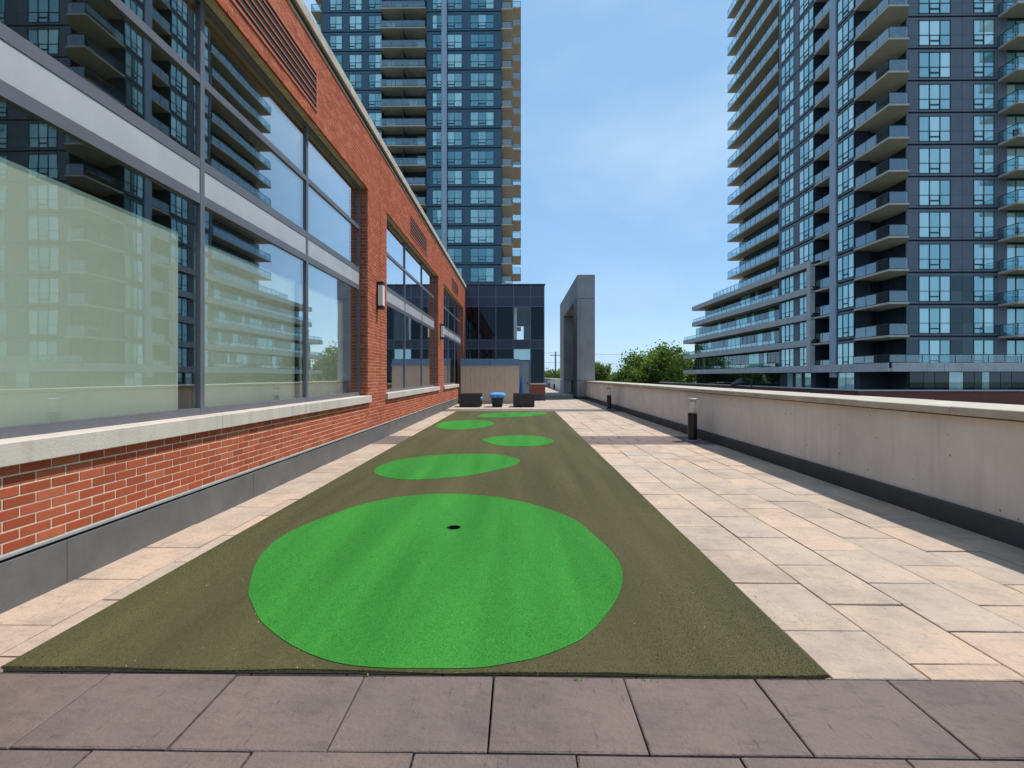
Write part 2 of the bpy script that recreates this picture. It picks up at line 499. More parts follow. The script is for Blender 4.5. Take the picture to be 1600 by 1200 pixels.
def wicker_mat():
    N = Nodes('black_wicker')
    v = N.pos()
    w1 = N.new('ShaderNodeTexWave', bands_direction='Z'); w1.inputs['Scale'].default_value = 22
    w2 = N.new('ShaderNodeTexWave', bands_direction='X'); w2.inputs['Scale'].default_value = 9
    N.link(v, w1.inputs['Vector']); N.link(v, w2.inputs['Vector'])
    k = N.mix(w1.outputs['Fac'], (0.012, 0.010, 0.009), (0.04, 0.034, 0.03))
    N.link(k, N.bsdf.inputs['Base Color'])
    N.bsdf.inputs['Roughness'].default_value = 0.5
    N.bump(w1.outputs['Fac'], 0.5, 0.01)
    return N.m
M['wicker'] = wicker_mat()

def leaf_mat(name, a, b):
    N = Nodes(name)
    at = N.new('ShaderNodeAttribute', attribute_name='tone')
    k = N.mix(at.outputs['Fac'], a, b)
    N.link(k, N.bsdf.inputs['Base Color'])
    N.bsdf.inputs['Roughness'].default_value = 0.65
    N.bsdf.inputs['Specular IOR Level'].default_value = 0.3
    tl = N.new('ShaderNodeBsdfTranslucent')
    N.link(N.mix(1.0, k, (1.2, 1.35, 0.5), 'MULTIPLY'), tl.inputs['Color'])
    mx = N.new('ShaderNodeMixShader'); mx.inputs[0].default_value = 0.35
    N.link(N.bsdf.outputs[0], mx.inputs[1]); N.link(tl.outputs[0], mx.inputs[2])
    N.link(mx.outputs[0], N.out.inputs['Surface'])
    return N.m
M['leaf'] = leaf_mat('maple_leaf', (0.05, 0.095, 0.018), (0.20, 0.28, 0.06))
M['leaf2'] = leaf_mat('poplar_leaf', (0.065, 0.12, 0.022), (0.22, 0.29, 0.07))

# ================================================================== SETTING
GZ = -7.0
street = tag(MB().box(-2500, 2500, -600, 4500, GZ - 1, GZ).build('ground', M['street']), kind='structure')
terrace = tag(MB().box(-3.16, 5.02, -8, 90, GZ - 0.05, -0.062).build('terrace_floor', M['bed']), kind='structure')

SKEW = -0.0
PW, PL, JT = 0.457, 0.610, 0.009
X0 = -3.10
MAT = (-2.50, 1.46, 2.245, 19.04)
BANDS = [(0.864, 2.235), (9.87, 11.24), (19.06, 20.43)]

def paver_mesh(w, l, key, seed):
    r = random.Random(seed)
    b = MB().cbox(-w / 2 + JT / 2, w / 2 - JT / 2, -l / 2 + JT / 2, l / 2 - JT / 2, -0.055, 0.0, 0.004)
    me = bpy.data.meshes.new('paver')
    # nibbled corners
    vs = [(x + (r.uniform(-.003, .003) if z > -0.05 else 0), y + (r.uniform(-.003, .003) if z > -0.05 else 0), z) for x, y, z in b.v]
    me.from_pydata(vs, [], b.f); me.materials.append(M[key]); me.update()
    return me
pv_light = [paver_mesh(PW, PL, 'paver', i) for i in range(4)]
pv_dark = [paver_mesh(PL, PW, 'paver_dark', 10 + i) for i in range(4)]
far_light, far_dark = MB(), MB()
n_pav = 0
def lay(me_list, x, y, w, l, full, dark):
    global n_pav
    hidden = (x - w / 2 > MAT[0] - 0.02 and x + w / 2 < MAT[1] + 0.02 and y - l / 2 > MAT[2] + 0.03 and y + l / 2 < MAT[3] - 0.03)
    if hidden: return
    if full and y < 18.0 and y > 1.0:
        o = share('paver', random.choice(me_list), terrace, (x, y, random.uniform(-0.004, 0.002)))
        o.rotation_euler = (random.uniform(-.003, .003), random.uniform(-.003, .003), random.uniform(-.003, .003))
        n_pav += 1
    elif full and y > 1.0:
        (far_dark if dark else far_light).box(x - w / 2 + JT / 2, x + w / 2 - JT / 2, y - l / 2 + JT / 2, y + l / 2 - JT / 2, -0.055, random.uniform(-.002, .0))
    else:
        m = MB().cbox(x - w / 2 + JT / 2, x + w / 2 - JT / 2, y - l / 2 + JT / 2, y + l / 2 - JT / 2, -0.055, random.uniform(-.002, 0), 0.004)
        m.build('paver', M['paver_dark' if dark else 'paver'], terrace)
def fill_light(y0, y1, xa, xb, ext=False):
    c = 0
    while X0 + c * PW < xb - 0.02:
        xl, xr = X0 + c * PW, min(X0 + (c + 1) * PW, xb)
        y = y0 - (PL * 0.5 + 0.18 if c % 2 else 0.185)
        while y < y1:
            a, b = max(y, y0), min(y + PL, y1)
            if b - a > 0.05:
                full = (b - a > PL - 0.01) and (xr - xl > PW - 0.01)
                if a < 18.0: lay(pv_light, (xl + xr) / 2, (a + b) / 2, xr - xl, b - a, full, False)
                elif not (xl > MAT[0] and xr < MAT[1] and b < 18.9):
                    far_light.box(xl + JT / 2, xr - JT / 2, a + JT / 2, b - JT / 2, -0.055, random.uniform(-.002, 0))
            y += PL
        c += 1
def fill_dark(y0, y1, xb, first=0.0):
    r, y = 0, y1
    while y - PW > y0 - 0.05:
        x = X0 - (PL * (0.564 if r % 2 else 1.11))
        while x < xb:
            a, b = max(x, X0), min(x + PL, xb)
            if b - a > 0.05:
                full = b - a > PL - 0.01
                if y < 18: lay(pv_dark, (a + b) / 2, y - PW / 2, b - a, PW, full, True)
                else: far_dark.box(a + JT / 2, b - JT / 2, y - PW + JT / 2, y - JT / 2, -0.055, random.uniform(-.002, 0))
            x += PL
        y -= PW; r += 1
XR = 4.14
for y0, y1 in BANDS: fill_dark(y0, y1, XR)
fill_light(2.235, 9.87, X0, XR)
fill_light(11.24, 19.06, X0, XR)
fill_light(20.43, 62.0, X0, XR)
tag(far_light.build('distant_pavers', M['paver'], terrace), kind='stuff')
tag(far_dark.build('distant_dark_pavers', M['paver_dark'], terrace), kind='stuff')

# ================================================================== PUTTING MAT
def spline(pts, n=8):
    out = []
    m = len(pts)
    for i in range(m):
        p0, p1, p2, p3 = (np.array(pts[(i + k - 1) % m]) for k in range(4))
        for t in np.linspace(0, 1, n, endpoint=False):
            out.append(tuple(0.5 * (2 * p1 + (p2 - p0) * t + (2 * p0 - 5 * p1 + 4 * p2 - p3) * t * t + (3 * p1 - p0 - 3 * p2 + p3) * t ** 3)))
    return out
def zp(pts, ox, oy, s): return [ground_pt(ox + a / s, oy + b / s) for a, b in pts]
G = []
g1 = zp([(290, 600), (305, 660), (340, 730), (440, 815), (570, 880), (700, 915), (860, 929), (1050, 932), (1250, 928)], 280, 700, 2.667)
g1 += zp([(0, 80), (70, 66), (130, 46), (200, 15)], 800, 1000, 2.0)
g1 += zp([(40, 722), (100, 660), (150, 585), (166, 520), (158, 470), (120, 415), (60, 360), (0, 310)], 900, 680, 2.286)
g1 += zp([(1560, 268), (1450, 235), (1300, 207), (1130, 197), (950, 205), (780, 237), (640, 282), (500, 338), (400, 395), (325, 480)], 280, 700, 2.667)
G.append(spline(g1, 5))
Z6 = (560, 620, 4.0)
G.append(spline(zp([(100, 480), (130, 440), (250, 400), (430, 375), (600, 365), (800, 362), (930, 375), (1005, 400), (990, 425), (900, 455), (700, 497), (500, 517), (330, 525), (180, 512)], *Z6), 6))
G.append(spline(zp([(775, 275), (830, 258), (930, 248), (1050, 246), (1160, 256), (1222, 280), (1180, 302), (1080, 313), (960, 315), (850, 303)], *Z6), 6))
G.append(spline(zp([(485, 180), (540, 160), (650, 150), (780, 150), (845, 165), (830, 182), (740, 200), (600, 208), (510, 200)], *Z6), 6))
G.append(spline(zp([(745, 125), (790, 110), (900, 101), (1040, 99), (1160, 99), (1185, 103), (1150, 113), (1080, 122), (950, 130), (800, 133)], *Z6), 6))
G = [[(min(max(x, MAT[0] + .05), MAT[1] - .05), min(max(y, MAT[2] + .02), MAT[3] - .03)) for x, y in g] for g in G]

MT = 0.012
mat_root = thing('turf_mat', 'long olive artificial turf putting mat laid on the pavers', 'turf mat', ((MAT[0] + MAT[1]) / 2, (MAT[2] + MAT[3]) / 2, 0))
HOLE = ground_pt(709, 826)
# mat sheet: grid that leaves a square well under the cup
xs = sorted(set([MAT[0], MAT[1], HOLE[0] - .08, HOLE[0] + .08] + list(np.linspace(MAT[0], MAT[1], 21))))
ys = sorted(set([MAT[2], MAT[3], HOLE[1] - .08, HOLE[1] + .08] + list(np.linspace(MAT[2], MAT[3], 61))))
def wav(x, y):
    if abs(x - HOLE[0]) < .25 and abs(y - HOLE[1]) < .25: return 0.0
    return 0.0007 * math.sin(1.9 * x + 0.7 * y) * math.sin(1.3 * y - 0.8 * x)
vs, fs = [], []
nx, ny = len(xs), len(ys)
for lvl in (0, 1):
    for j, y in enumerate(ys):
        for i, x in enumerate(xs):
            e = 0.0
            if j == 0: e = 0.008 * math.sin(5.1 * x) + random.uniform(-.006, .006) - 0.005 * x
            vs.append((x, y + e, (MT + wav(x, y)) if lvl else 0.0015))
for j in range(ny - 1):
    for i in range(nx - 1):
        cx, cy = (xs[i] + xs[i + 1]) / 2, (ys[j] + ys[j + 1]) / 2
        if abs(cx - HOLE[0]) < .079 and abs(cy - HOLE[1]) < .079: continue
        a = nx * ny + j * nx + i
        fs.append((a, a + 1, a + 1 + nx, a + nx))
for i in range(nx - 1):
    fs.append((i, i + 1, nx * ny + i + 1, nx * ny + i))
    b = (ny - 1) * nx + i
    fs.append((b + 1, b, nx * ny + b, nx * ny + b + 1))
for j in range(ny - 1):
    a = j * nx
    fs.append((a + nx, a, nx * ny + a, nx * ny + a + nx))
    a = j * nx + nx - 1
    fs.append((a, a + nx, nx * ny + a + nx, nx * ny + a))
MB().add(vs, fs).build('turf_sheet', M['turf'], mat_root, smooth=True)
# dark rubber edge under the front of the mat
MB().box(MAT[0] + .03, MAT[1] - .02, MAT[2] - 0.010, MAT[2] + 0.03, 0.0012, 0.006).build('rubber_edge', M['backing'], mat_root)

def inside(poly, P):
    poly = np.array(poly); x, y = P[:, 0], P[:, 1]
    r = np.zeros(len(P), bool)
    j = len(poly) - 1
    for i in range(len(poly)):
        xi, yi = poly[i]; xj, yj = poly[j]
        c = ((yi > y) != (yj > y)) & (x < (xj - xi) * (y - yi) / (yj - yi + 1e-12) + xi)
        r ^= c
        j = i
    return r
for gi, g in enumerate(G):
    n = len(g)
    c = HOLE if gi == 0 else (sum(p[0] for p in g) / n, sum(p[1] for p in g) / n)
    if gi == 4: c = ground_pt(789, 650)
    z = MT + 0.0045
    hole = 0.064 if gi in (0, 4) else 0.0
    V, Fc = [], []
    rings = [1.0, 0.93, 0.7, 0.45, 0.22]
    V += [(x, y, 0.010) for x, y in g]
    for t in rings:
        V += [(c[0] + (x - c[0]) * t, c[1] + (y - c[1]) * t, z) for x, y in g]
    nr = len(rings) + 1
    if hole:
        for rr, zz in ((0.083, z), (hole, z - 0.004), (hole * 0.98, 0.004)):
            for x, y in g:
                d = math.hypot(x - c[0], y - c[1]); V.append((c[0] + (x - c[0]) / d * rr, c[1] + (y - c[1]) / d * rr, zz))
        nr += 3
    for k in range(nr - 1):
        for i in range(n):
            j = (i + 1) % n
            Fc.append((k * n + i, k * n + j, (k + 1) * n + j, (k + 1) * n + i))
    if not hole: Fc.append(tuple((nr - 1) * n + i for i in range(n)))
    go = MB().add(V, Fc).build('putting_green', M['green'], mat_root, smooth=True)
    if gi == 0:
        MB().lathe(c[0], c[1], [(0.063, z - 0.006), (0.063, -0.058), (0.0005, -0.058)], 24, False).build('cup', M['backing'], go)
    if gi == 4:
        MB().lathe(c[0], c[1], [(0.054, 0.0205), (0.050, 0.0185), (0.001, 0.0180)], 24, False).build('cup', M['backing'], go)

def blades(name, P, z, h, w, mat, parent):
    n = len(P)
    a = rng.uniform(0, 2 * np.pi, n)
    lean = rng.normal(0, 0.45, (n, 2)) * h
    hh = h * rng.uniform(0.6, 1.25, n)
    V = np.zeros((n, 3, 3))
    V[:, 0] = np.c_[P[:, 0] + np.cos(a) * w, P[:, 1] + np.sin(a) * w, np.full(n, z)]
    V[:, 1] = np.c_[P[:, 0] - np.cos(a) * w, P[:, 1] - np.sin(a) * w, np.full(n, z)]
    V[:, 2] = np.c_[P[:, 0] + lean[:, 0], P[:, 1] + lean[:, 1], z + hh]
    V = V.reshape(-1, 3)
    org = np.array([*V[:, :2].mean(0), V[:, 2].min()])
    me = bpy.data.meshes.new(name)
    me.vertices.add(n * 3); me.vertices.foreach_set('co', (V - org).ravel())
    me.loops.add(n * 3); me.loops.foreach_set('vertex_index', np.arange(n * 3, dtype=np.int32))
    me.polygons.add(n); me.polygons.foreach_set('loop_start', np.arange(0, n * 3, 3, dtype=np.int32))
    me.update(calc_edges=True)
    at = me.attributes.new('tone', 'FLOAT', 'FACE')
    at.data.foreach_set('value', rng.uniform(0, 1, n).astype(np.float32))
    me.materials.append(mat)
    return tag(link(bpy.data.objects.new(name, me), parent, org), kind='stuff')
NB = 420000
yy = MAT[2] + rng.beta(1.0, 3.2, NB) * 11.0
P = np.c_[rng.uniform(MAT[0] + .003, MAT[1] - .003, NB), yy]
P = P[np.hypot(P[:, 0] - HOLE[0], P[:, 1] - HOLE[1]) > 0.075]
ing = np.zeros(len(P), bool)
Pj = P + rng.normal(0, 0.006, P.shape)
for g in G: ing |= inside(g, Pj)
# frayed front and side edges
ne = 9000
E1 = np.c_[rng.uniform(MAT[0], MAT[1], ne), MAT[2] - 0.005 + rng.normal(0, .007, ne)]
E1[:, 1] -= 0.005 * E1[:, 0]
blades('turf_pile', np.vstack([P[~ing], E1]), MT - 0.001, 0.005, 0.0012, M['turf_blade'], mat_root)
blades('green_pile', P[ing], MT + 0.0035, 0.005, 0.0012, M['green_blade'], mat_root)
# scattered husks on the mat, weeds in the joint in front of it
lt = MB()
for _ in range(150):
    x, y = random.uniform(-2.4, 1.4), MAT[2] + random.random() ** 1.6 * 14
    s = random.uniform(.002, .006); a = random.uniform(0, 6.3)
    z = MT + 0.012
    lt.add([(x + s * math.cos(a), y + s * math.sin(a), z), (x - s * .5 * math.sin(a), y + s * .5 * math.cos(a), z + .004), (x - s * math.cos(a), y - s * math.sin(a), z), (x + s * .5 * math.sin(a), y - s * .5 * math.cos(a), z + .002)], [(0, 1, 2, 3)])
tag(lt.build('litter', M['litter'], None), 'tiny dry husks and leaf bits scattered over the putting mat', 'litter', kind='stuff')
wd = MB()
for (cx, cy, k) in [(0.28, 2.212, 10), (-0.7, 2.22, 5), (1.465, 2.78, 6), (1.465, 3.05, 5), (0.62, 2.212, 5)]:
    for _ in range(k):
        x, y = cx + random.gauss(0, .035), cy + random.gauss(0, .008)
        a = random.uniform(0, 6.3); s = random.uniform(.004, .011); h = random.uniform(.004, .013)
        wd.add([(x, y, 0.001), (x + s * math.cos(a) - .003, y + s * math.sin(a), h), (x + 1.5 * s * math.cos(a), y + 1.5 * s * math.sin(a), h * 1.2), (x + s * math.cos(a) + .004, y + s * math.sin(a) + .003, h * .8)], [(0, 1, 2, 3)])
tag(wd.build('weeds', M['weed'], None), 'small green weeds sprouting along the edge of the turf mat', 'weeds', kind='stuff')

# ================================================================== BRICK BUILDING
XB, XF = -3.10, -3.25                     # brick face and window plane
BC, BL = 0.0667, 0.2003                   # course and brick module
Z_BASE, Z_SILL, Z_HEAD, Z_TOP = 0.341, 0.875, 5.31, 6.52
WINS = [(2.45, 4.83, 7.25, 9.70), (11.12, 13.55, 15.94, 18.32), (19.62, 22.02, 24.25, 26.70)]
Y_END = 27.55
bld = thing('brick_building', 'low red brick building with tall grey framed windows and stone sills', 'building', (-6.5, 13.5, 0))
wall = MB()
wall.box(-3.5, XB - 0.003, -6, 24.28, Z_BASE - 0.03, Z_SILL)
ends = [-6.0] + [e for w in WINS for e in (w[0], w[-1])] + [Y_END]
piers = [(ends[i], ends[i + 1]) for i in range(0, len(ends), 2)]
for a, b in piers: wall.box(-3.5, XB - 0.003, a + 0.006, b - 0.006, Z_SILL if b < 25 else 0.03, Z_HEAD)
wall.box(-3.5, XB - 0.003, -6, Y_END, Z_HEAD, Z_TOP)
w_o = wall.build('wall', M['mortar'], bld)
# bricks
near_spec, field = [], MB()
JOINTS = (10.59, 18.96)
def add_brick(y0, y1, z0, z1):
    if y1 - y0 < 0.008: return
    near_spec.append((y0, y1, z0, z1))
def brick_field(ya, yb, za, zb, org=0.0):
    k0 = round((za - Z_BASE) / BC); nrow = round((zb - za) / BC)
    for r in range(nrow):
        z0 = za + r * BC
        off = org + (0.5 * BL if (k0 + r) % 2 else 0.0)
        i0 = int(math.floor((ya - off) / BL)) - 1
        i = i0
        while i * BL + off < yb:
            a, b = max(i * BL + off, ya), min((i + 1) * BL + off, yb)
            cut = [a, b]
            for jn in JOINTS:
                if a < jn < b: cut = [a, jn, b]
            for s, e in zip(cut[:-1], cut[1:]):
                g0 = 0.010 if s in JOINTS else 0.005
                g1 = 0.010 if e in JOINTS else 0.005
                add_brick(s + g0, e - g1, z0 + 0.005, z0 + BC - 0.005)
            i += 1
brick_field(-1.0, 24.28, Z_BASE, Z_BASE + 8 * BC)
zt = Z_BASE + 8 * BC
nh = round((Z_HEAD - zt) / BC)
for a, b in piers: brick_field(max(a, -1.0), b, zt, zt + nh * BC, a)
brick_field(-1.0, Y_END, zt + nh * BC, zt + (nh + 18) * BC)
# the bricks that show largest are objects, the rest one field
near_spec.sort(key=lambda s: (0 if (s[3] < 1.0 and 2.4 < s[0] < 9.5) else 1, s[0] if s[0] > 2.4 else 99))
singles = near_spec[:300]; rest = near_spec[300:]
TH = 0.10
full = [MB().cbox(-0.05, 0.05, -BL / 2 + .005, BL / 2 - .005, -(BC - .01) / 2, (BC - .01) / 2, 0.0025) for _ in range(3)]
bmeshes = []
for q, m in enumerate(full):
    me = bpy.data.meshes.new('brick')
    rr = random.Random(q)
    me.from_pydata([(x, y + rr.uniform(-.0012, .0012), z + rr.uniform(-.0012, .0012)) for x, y, z in m.v], [], m.f)
    me.materials.append(M['brick']); me.update(); bmeshes.append(me)
for (a, b, z0, z1) in singles:
    px = XB + random.uniform(-0.0008, 0.0012)
    if b - a > BL - 0.011:
        share('brick', random.choice(bmeshes), w_o, (px - 0.05, (a + b) / 2, (z0 + z1) / 2))
    else:
        MB().cbox(px - 0.1, px, a, b, z0, z1, 0.0025).build('brick', M['brick'], w_o)
for (a, b, z0, z1) in rest:
    px = XB + random.uniform(-0.0008, 0.0012)
    field.box(px - 0.03, px, a, b, z0, z1)
# returns of the window jambs (facing the camera) and lower wall end
for w in WINS:
    for r in range(nh):
        z0 = zt + r * BC + .005
        cuts = (XB - 0.10, XB - 0.006) if r % 2 else (XB - 0.15, XB - 0.055)
        for c0, c1 in ((-3.252, cuts[0] - .005), (cuts[0] + .005 if r % 2 else cuts[0], XB - 0.034)):
            if c1 - c0 > .015: field.box(c0, c1, w[-1] - 0.001, w[-1] + 0.02, z0, z0 + BC - .01)
fo = field.build('brickwork', M['brick_stuff'], w_o)
fo['kind'] = 'stuff'
at = fo.data.attributes.new('tone', 'FLOAT', 'FACE')
nf = len(fo.data.polygons)
at.data.foreach_set('value', np.repeat(rng.uniform(0, 1, nf // 6 + 1), 6)[:nf].astype(np.float32))
for jn in JOINTS: MB().box(XB - 0.04, XB - 0.0015, jn - 0.012, jn + 0.012, Z_BASE, Z_TOP - 0.02).build('control_joint', M['black'], w_o)
# skirting panels, shadow gap, flashing
y = -1.36
while y < 24.2:
    e = min(y + 2.28, 24.28)
    MB().cbox(-3.3, -3.088, y + 0.002, e - 0.002, -0.055, 0.296, 0.002).build('skirting_panel', M['skirt'], bld)
    y += 2.28
MB().box(-3.3, -3.105, -6, 24.28, 0.294, 0.318).build('shadow_gap', M['black'], bld)
MB().box(-3.3, -3.086, -6, 24.29, 0.318, 0.334).build('flashing', M['flash'], bld)
# roof coping stones
y = -5.9
while y < Y_END:
    e = min(y + 2.4, Y_END + 0.04)
    MB().cbox(-3.62, -3.035, y + .003, e - .003, Z_TOP + 0.03, Z_TOP + 0.20, 0.008).build('coping_stone', M['coping'], bld)
    y += 2.4
MB().box(-3.6, -3.075, -6, Y_END + .02, Z_TOP, Z_TOP + 0.032).build('drip_flashing', M['skirt_dark'], bld)
# sills
sills = [(2.36, 9.80), (11.02, 18.42), (19.52, 24.34)]
for a, b in sills:
    n = 3; L = (b - a) / n
    for i in range(n):
        MB().cbox(-3.26, -3.045, a + i * L + (.002 if i else 0), a + (i + 1) * L - .002, Z_SILL + 0.001, Z_SILL + 0.145, 0.006).build('sill_stone', M['lime'], bld)
# windows
def window(ws, door_from=None, blinds=()):
    ya, yb = ws[0], ws[-1]
    fr = MB()
    d0, d1 = XF - 0.07, XF
    zb = Z_SILL + 0.146
    rows = [(zb, zb + 0.07), (3.18, 3.28), (3.54, 3.64), (4.41, 4.49), (Z_HEAD - 0.07, Z_HEAD - .002)]
    xs_ = list(ws)
    for i, yv in enumerate(xs_):
        a, b = yv - 0.033, yv + 0.033
        if i == 0: a, b = yv + 0.008, yv + 0.066
        if i == len(xs_) - 1: a, b = yv - 0.066, yv - 0.008
        low = 0.035 if (door_from is not None and yv >= door_from - 0.1) else zb
        fr.box(d0, d1 + 0.002, a, b, low, Z_HEAD - .002)
    for a, b in rows:
        for i in range(len(xs_) - 1):
            l, r = xs_[i] + (0.066 if i == 0 else 0.033), xs_[i + 1] - (0.066 if i == len(xs_) - 2 else 0.033)
            aa, bb = a, b
            if a == zb and door_from is not None and xs_[i] >= door_from - 0.1: aa, bb = 0.035, 0.10
            fr.box(d0, d1, l, r, aa, bb)
    # outer cap line on the vertical members
    fo_ = fr.build('window', M['frame'], bld)
    for i in range(len(xs_) - 1):
        l, r = xs_[i] + (0.066 if i == 0 else 0.033), xs_[i + 1] - (0.066 if i == len(xs_) - 2 else 0.033)
        low = 0.10 if (door_from is not None and xs_[i] >= door_from - 0.1) else zb + 0.07
        for a, b in ((low, 3.18), (3.64, 4.41), (4.49, Z_HEAD - 0.07)):
            MB().box(XF - 0.045, XF - 0.025, l - .004, r + .004, a - .004, b + .004).build('pane', M['glass'], fo_)
        MB().box(XF - 0.05, XF - 0.006, l + .003, r - .003, 3.283, 3.537).build('spandrel_panel', M['panel'], fo_)
    for a, b, zt_ in blinds:
        MB().box(XF - 0.165, XF - 0.16, a, b, zb + 0.03, zt_).build('roller_blind', M['blind'], fo_)
    return fo_
window(WINS[0], blinds=[(2.56, 4.70, 2.86), (4.93, 7.18, 2.86), (7.34, 9.15, 2.86)])
w2 = window(WINS[1])
window(WINS[2], door_from=24.25)
# a few hanging curtain strips inside the second and third window
for (a, b) in ((12.7, 13.0), (13.1, 13.3), (13.75, 13.95), (20.9, 21.3)):
    cu = MB()
    k = 0
    yv = a
    while yv < b:
        cu.box(XF - 0.7 + (0.03 if k % 2 else 0), XF - 0.68 + (0.03 if k % 2 else 0), yv, yv + 0.05, 2.55, 3.6)
        yv += 0.05; k += 1
    cu.build('curtain', M['curtain'], w2)
# room behind the windows
rm = MB()
rm.box(-9.2, -9.0, -6, Y_END, 0.0, 6.4); rm.box(-9.0, -3.5, -6.2, -6, 0, 6.4); rm.box(-9.0, -3.5, Y_END, Y_END + .2, 0, 6.4)
rm.box(-9.0, -3.5, 10.35, 10.5, 0.2, 6.2); rm.box(-9.0, -3.5, 18.9, 19.0, 0.2, 6.2)
rm.build('inner_wall', M['room'], bld)
MB().box(-9.0, -3.5, -6, Y_END, 0.02, 0.2).build('inner_floor', M['room_floor'], bld)
MB().box(-9.2, -3.5, -6.2, Y_END + .2, 6.4, 6.6).build('roof', M['room'], bld)
MB().box(-9.2, -3.3, -6.2, Y_END, GZ - .05, -0.07).build('lower_storey', M['room'], bld)
# louvres
for a, b in ((4.84, 7.24), (13.50, 15.95), (22.0, 24.3)):
    z0, z1 = 5.47, 6.08
    lv = MB()
    lv.box(XB - 0.05, XB + 0.014, a, b, z0, z0 + .035).box(XB - 0.05, XB + 0.014, a, b, z1 - .035, z1)
    lv.box(XB - 0.05, XB + 0.014, a, a + .035, z0 + .035, z1 - .035).box(XB - 0.05, XB + 0.014, b - .035, b, z0 + .035, z1 - .035)
    lo = lv.build('louvre', M['terracotta'], bld)
    MB().box(XB - 0.04, XB + 0.0022, a + .034, b - .034, z0 + .034, z1 - .034).build('slot_shade_plate', M['slot_shade'], lo)  # near-black plate paints the shade behind the slats; no recess is cut
    n = 5
    for i in range(n):
        zc = z0 + 0.05 + (z1 - z0 - 0.10) * (i + 0.5) / n
        MB().box(XB + .0024, XB + .013, a + .036, b - .036, zc - .010, zc + .010).build('slat', M['terracotta'], lo)
# wall lamps
for yv, lab in ((10.38, 'slim black wall lamp with opal tube between first and second big window'), (18.78, 'slim black wall lamp with opal tube beside the window facing the shed')):
    t = thing('wall_lamp', lab, 'wall lamp', (XB + 0.002, yv, 2.89), 'lamps on the brick piers')
    MB().cbox(XB + .002, XB + 0.03, yv - 0.07, yv + 0.07, 2.89, 3.49, 0.004).build('back_plate', M['iron'], t)
    MB().cbox(XB + .03, XB + 0.145, yv - 0.075, yv + 0.075, 3.42, 3.49, 0.004).build('top_cap', M['iron'], t)
    MB().cbox(XB + .03, XB + 0.145, yv - 0.075, yv + 0.075, 2.89, 2.96, 0.004).build('bottom_cap', M['iron'], t)
    MB().cbox(XB + .034, XB + 0.138, yv - 0.068, yv + 0.068, 2.961, 3.419, 0.01).build('diffuser', M['opal'], t)

# ================================================================== PARAPET
par = thing('parapet_wall', 'long pale concrete parapet with coping stones and charcoal skirting', 'wall', (4.6, 15, 0))
par['kind'] = 'thing'
YP0, YP1 = -6.0, 29.55
MB().box(4.20, 4.98, YP0, 19.885, -0.06, 1.035).build('wall', M['parapet'], par)
MB().box(4.20, 4.98, 19.90, YP1 + 0.1, -0.06, 1.035).build('wall', M['parapet'], par)
MB().box(4.215, 4.95, 19.884, 19.901, -0.05, 1.03).build('expansion_joint', M['black'], par)
MB().box(4.20, 4.98, 41.75, 88, -0.06, 1.035).build('wall', M['parapet'], par)
MB().box(4.17, 5.0, YP0, YP1 + .05, 1.0352, 1.05).build('drip_edge', surf('mossy_bedding', lin(96, 84, 52), 0.95, 0.25, 6, 60, 0.2), par)
y = 4.59 - 1.225 * 7
while y < YP1 + .02:
    e = min(y + 1.225, YP1 + .04)
    MB().cbox(4.125, 5.06, y + .0025, e - .0025, 1.0505, 1.128 + random.uniform(-.002, .002), 0.007).build('coping_stone', M['coping'], par)
    y += 1.225
y = 41.8
while y < 86:
    MB().cbox(4.125, 5.06, y + .003, y + 2.447, 1.0352, 1.128, 0.007).build('coping_stone', M['coping'], par)
    y += 2.45
y = -1.2
while y < YP1:
    e = min(y + 2.44, YP1)
    MB().cbox(4.145, 4.21, y + .002, e - .002, -0.055, 0.19, 0.004).build('skirting_panel', M['skirt_dark'], par)
    y += 2.44

# ================================================================== BOLLARDS
def bollard(x, y, lab, cap):
    t = thing('bollard_light', lab, 'bollard', (x, y, 0), 'bollard lights along the parapet')
    MB().lathe(x, y, [(0.125, 0.0), (0.125, 0.018), (0.1, 0.024)], 28).build('base_plate', M['flash'], t, True)
    MB().lathe(x, y, [(0.098, 0.02), (0.098, 0.605), (0.092, 0.612)], 28).build('post', M['iron'], t, True)
    ln = MB().lathe(x, y, [(0.096, 0.614), (0.100, 0.63), (0.100, 0.885), (0.094, 0.898)], 28).build('lens', M['lens'], t, True)
    MB().lathe(x, y, [(0.060, 0.615), (0.078, 0.66), (0.078, 0.86), (0.05, 0.88)], 20).build('diffuser', M['opal'], ln, True)
    MB().lathe(x, y, [(0.098, 0.899), (0.102, 0.905), (0.102, 0.922), (0.09, 0.93)], 28).build('cap', M['flash'] if cap else M['iron'], t, True)
bollard(3.83, 10.47, 'black bollard light with clear lens and bright rim standing on the mauve band', True)
bollard(3.86, 20.2, 'black bollard light with dark lid near the joint in the parapet', False)
bollard(3.78, 50.0, 'small black bollard light on the shaded walkway past the concrete portal', False)
bollard(3.74, 58.0, 'small black bollard light at the far end of the shaded walkway', False)

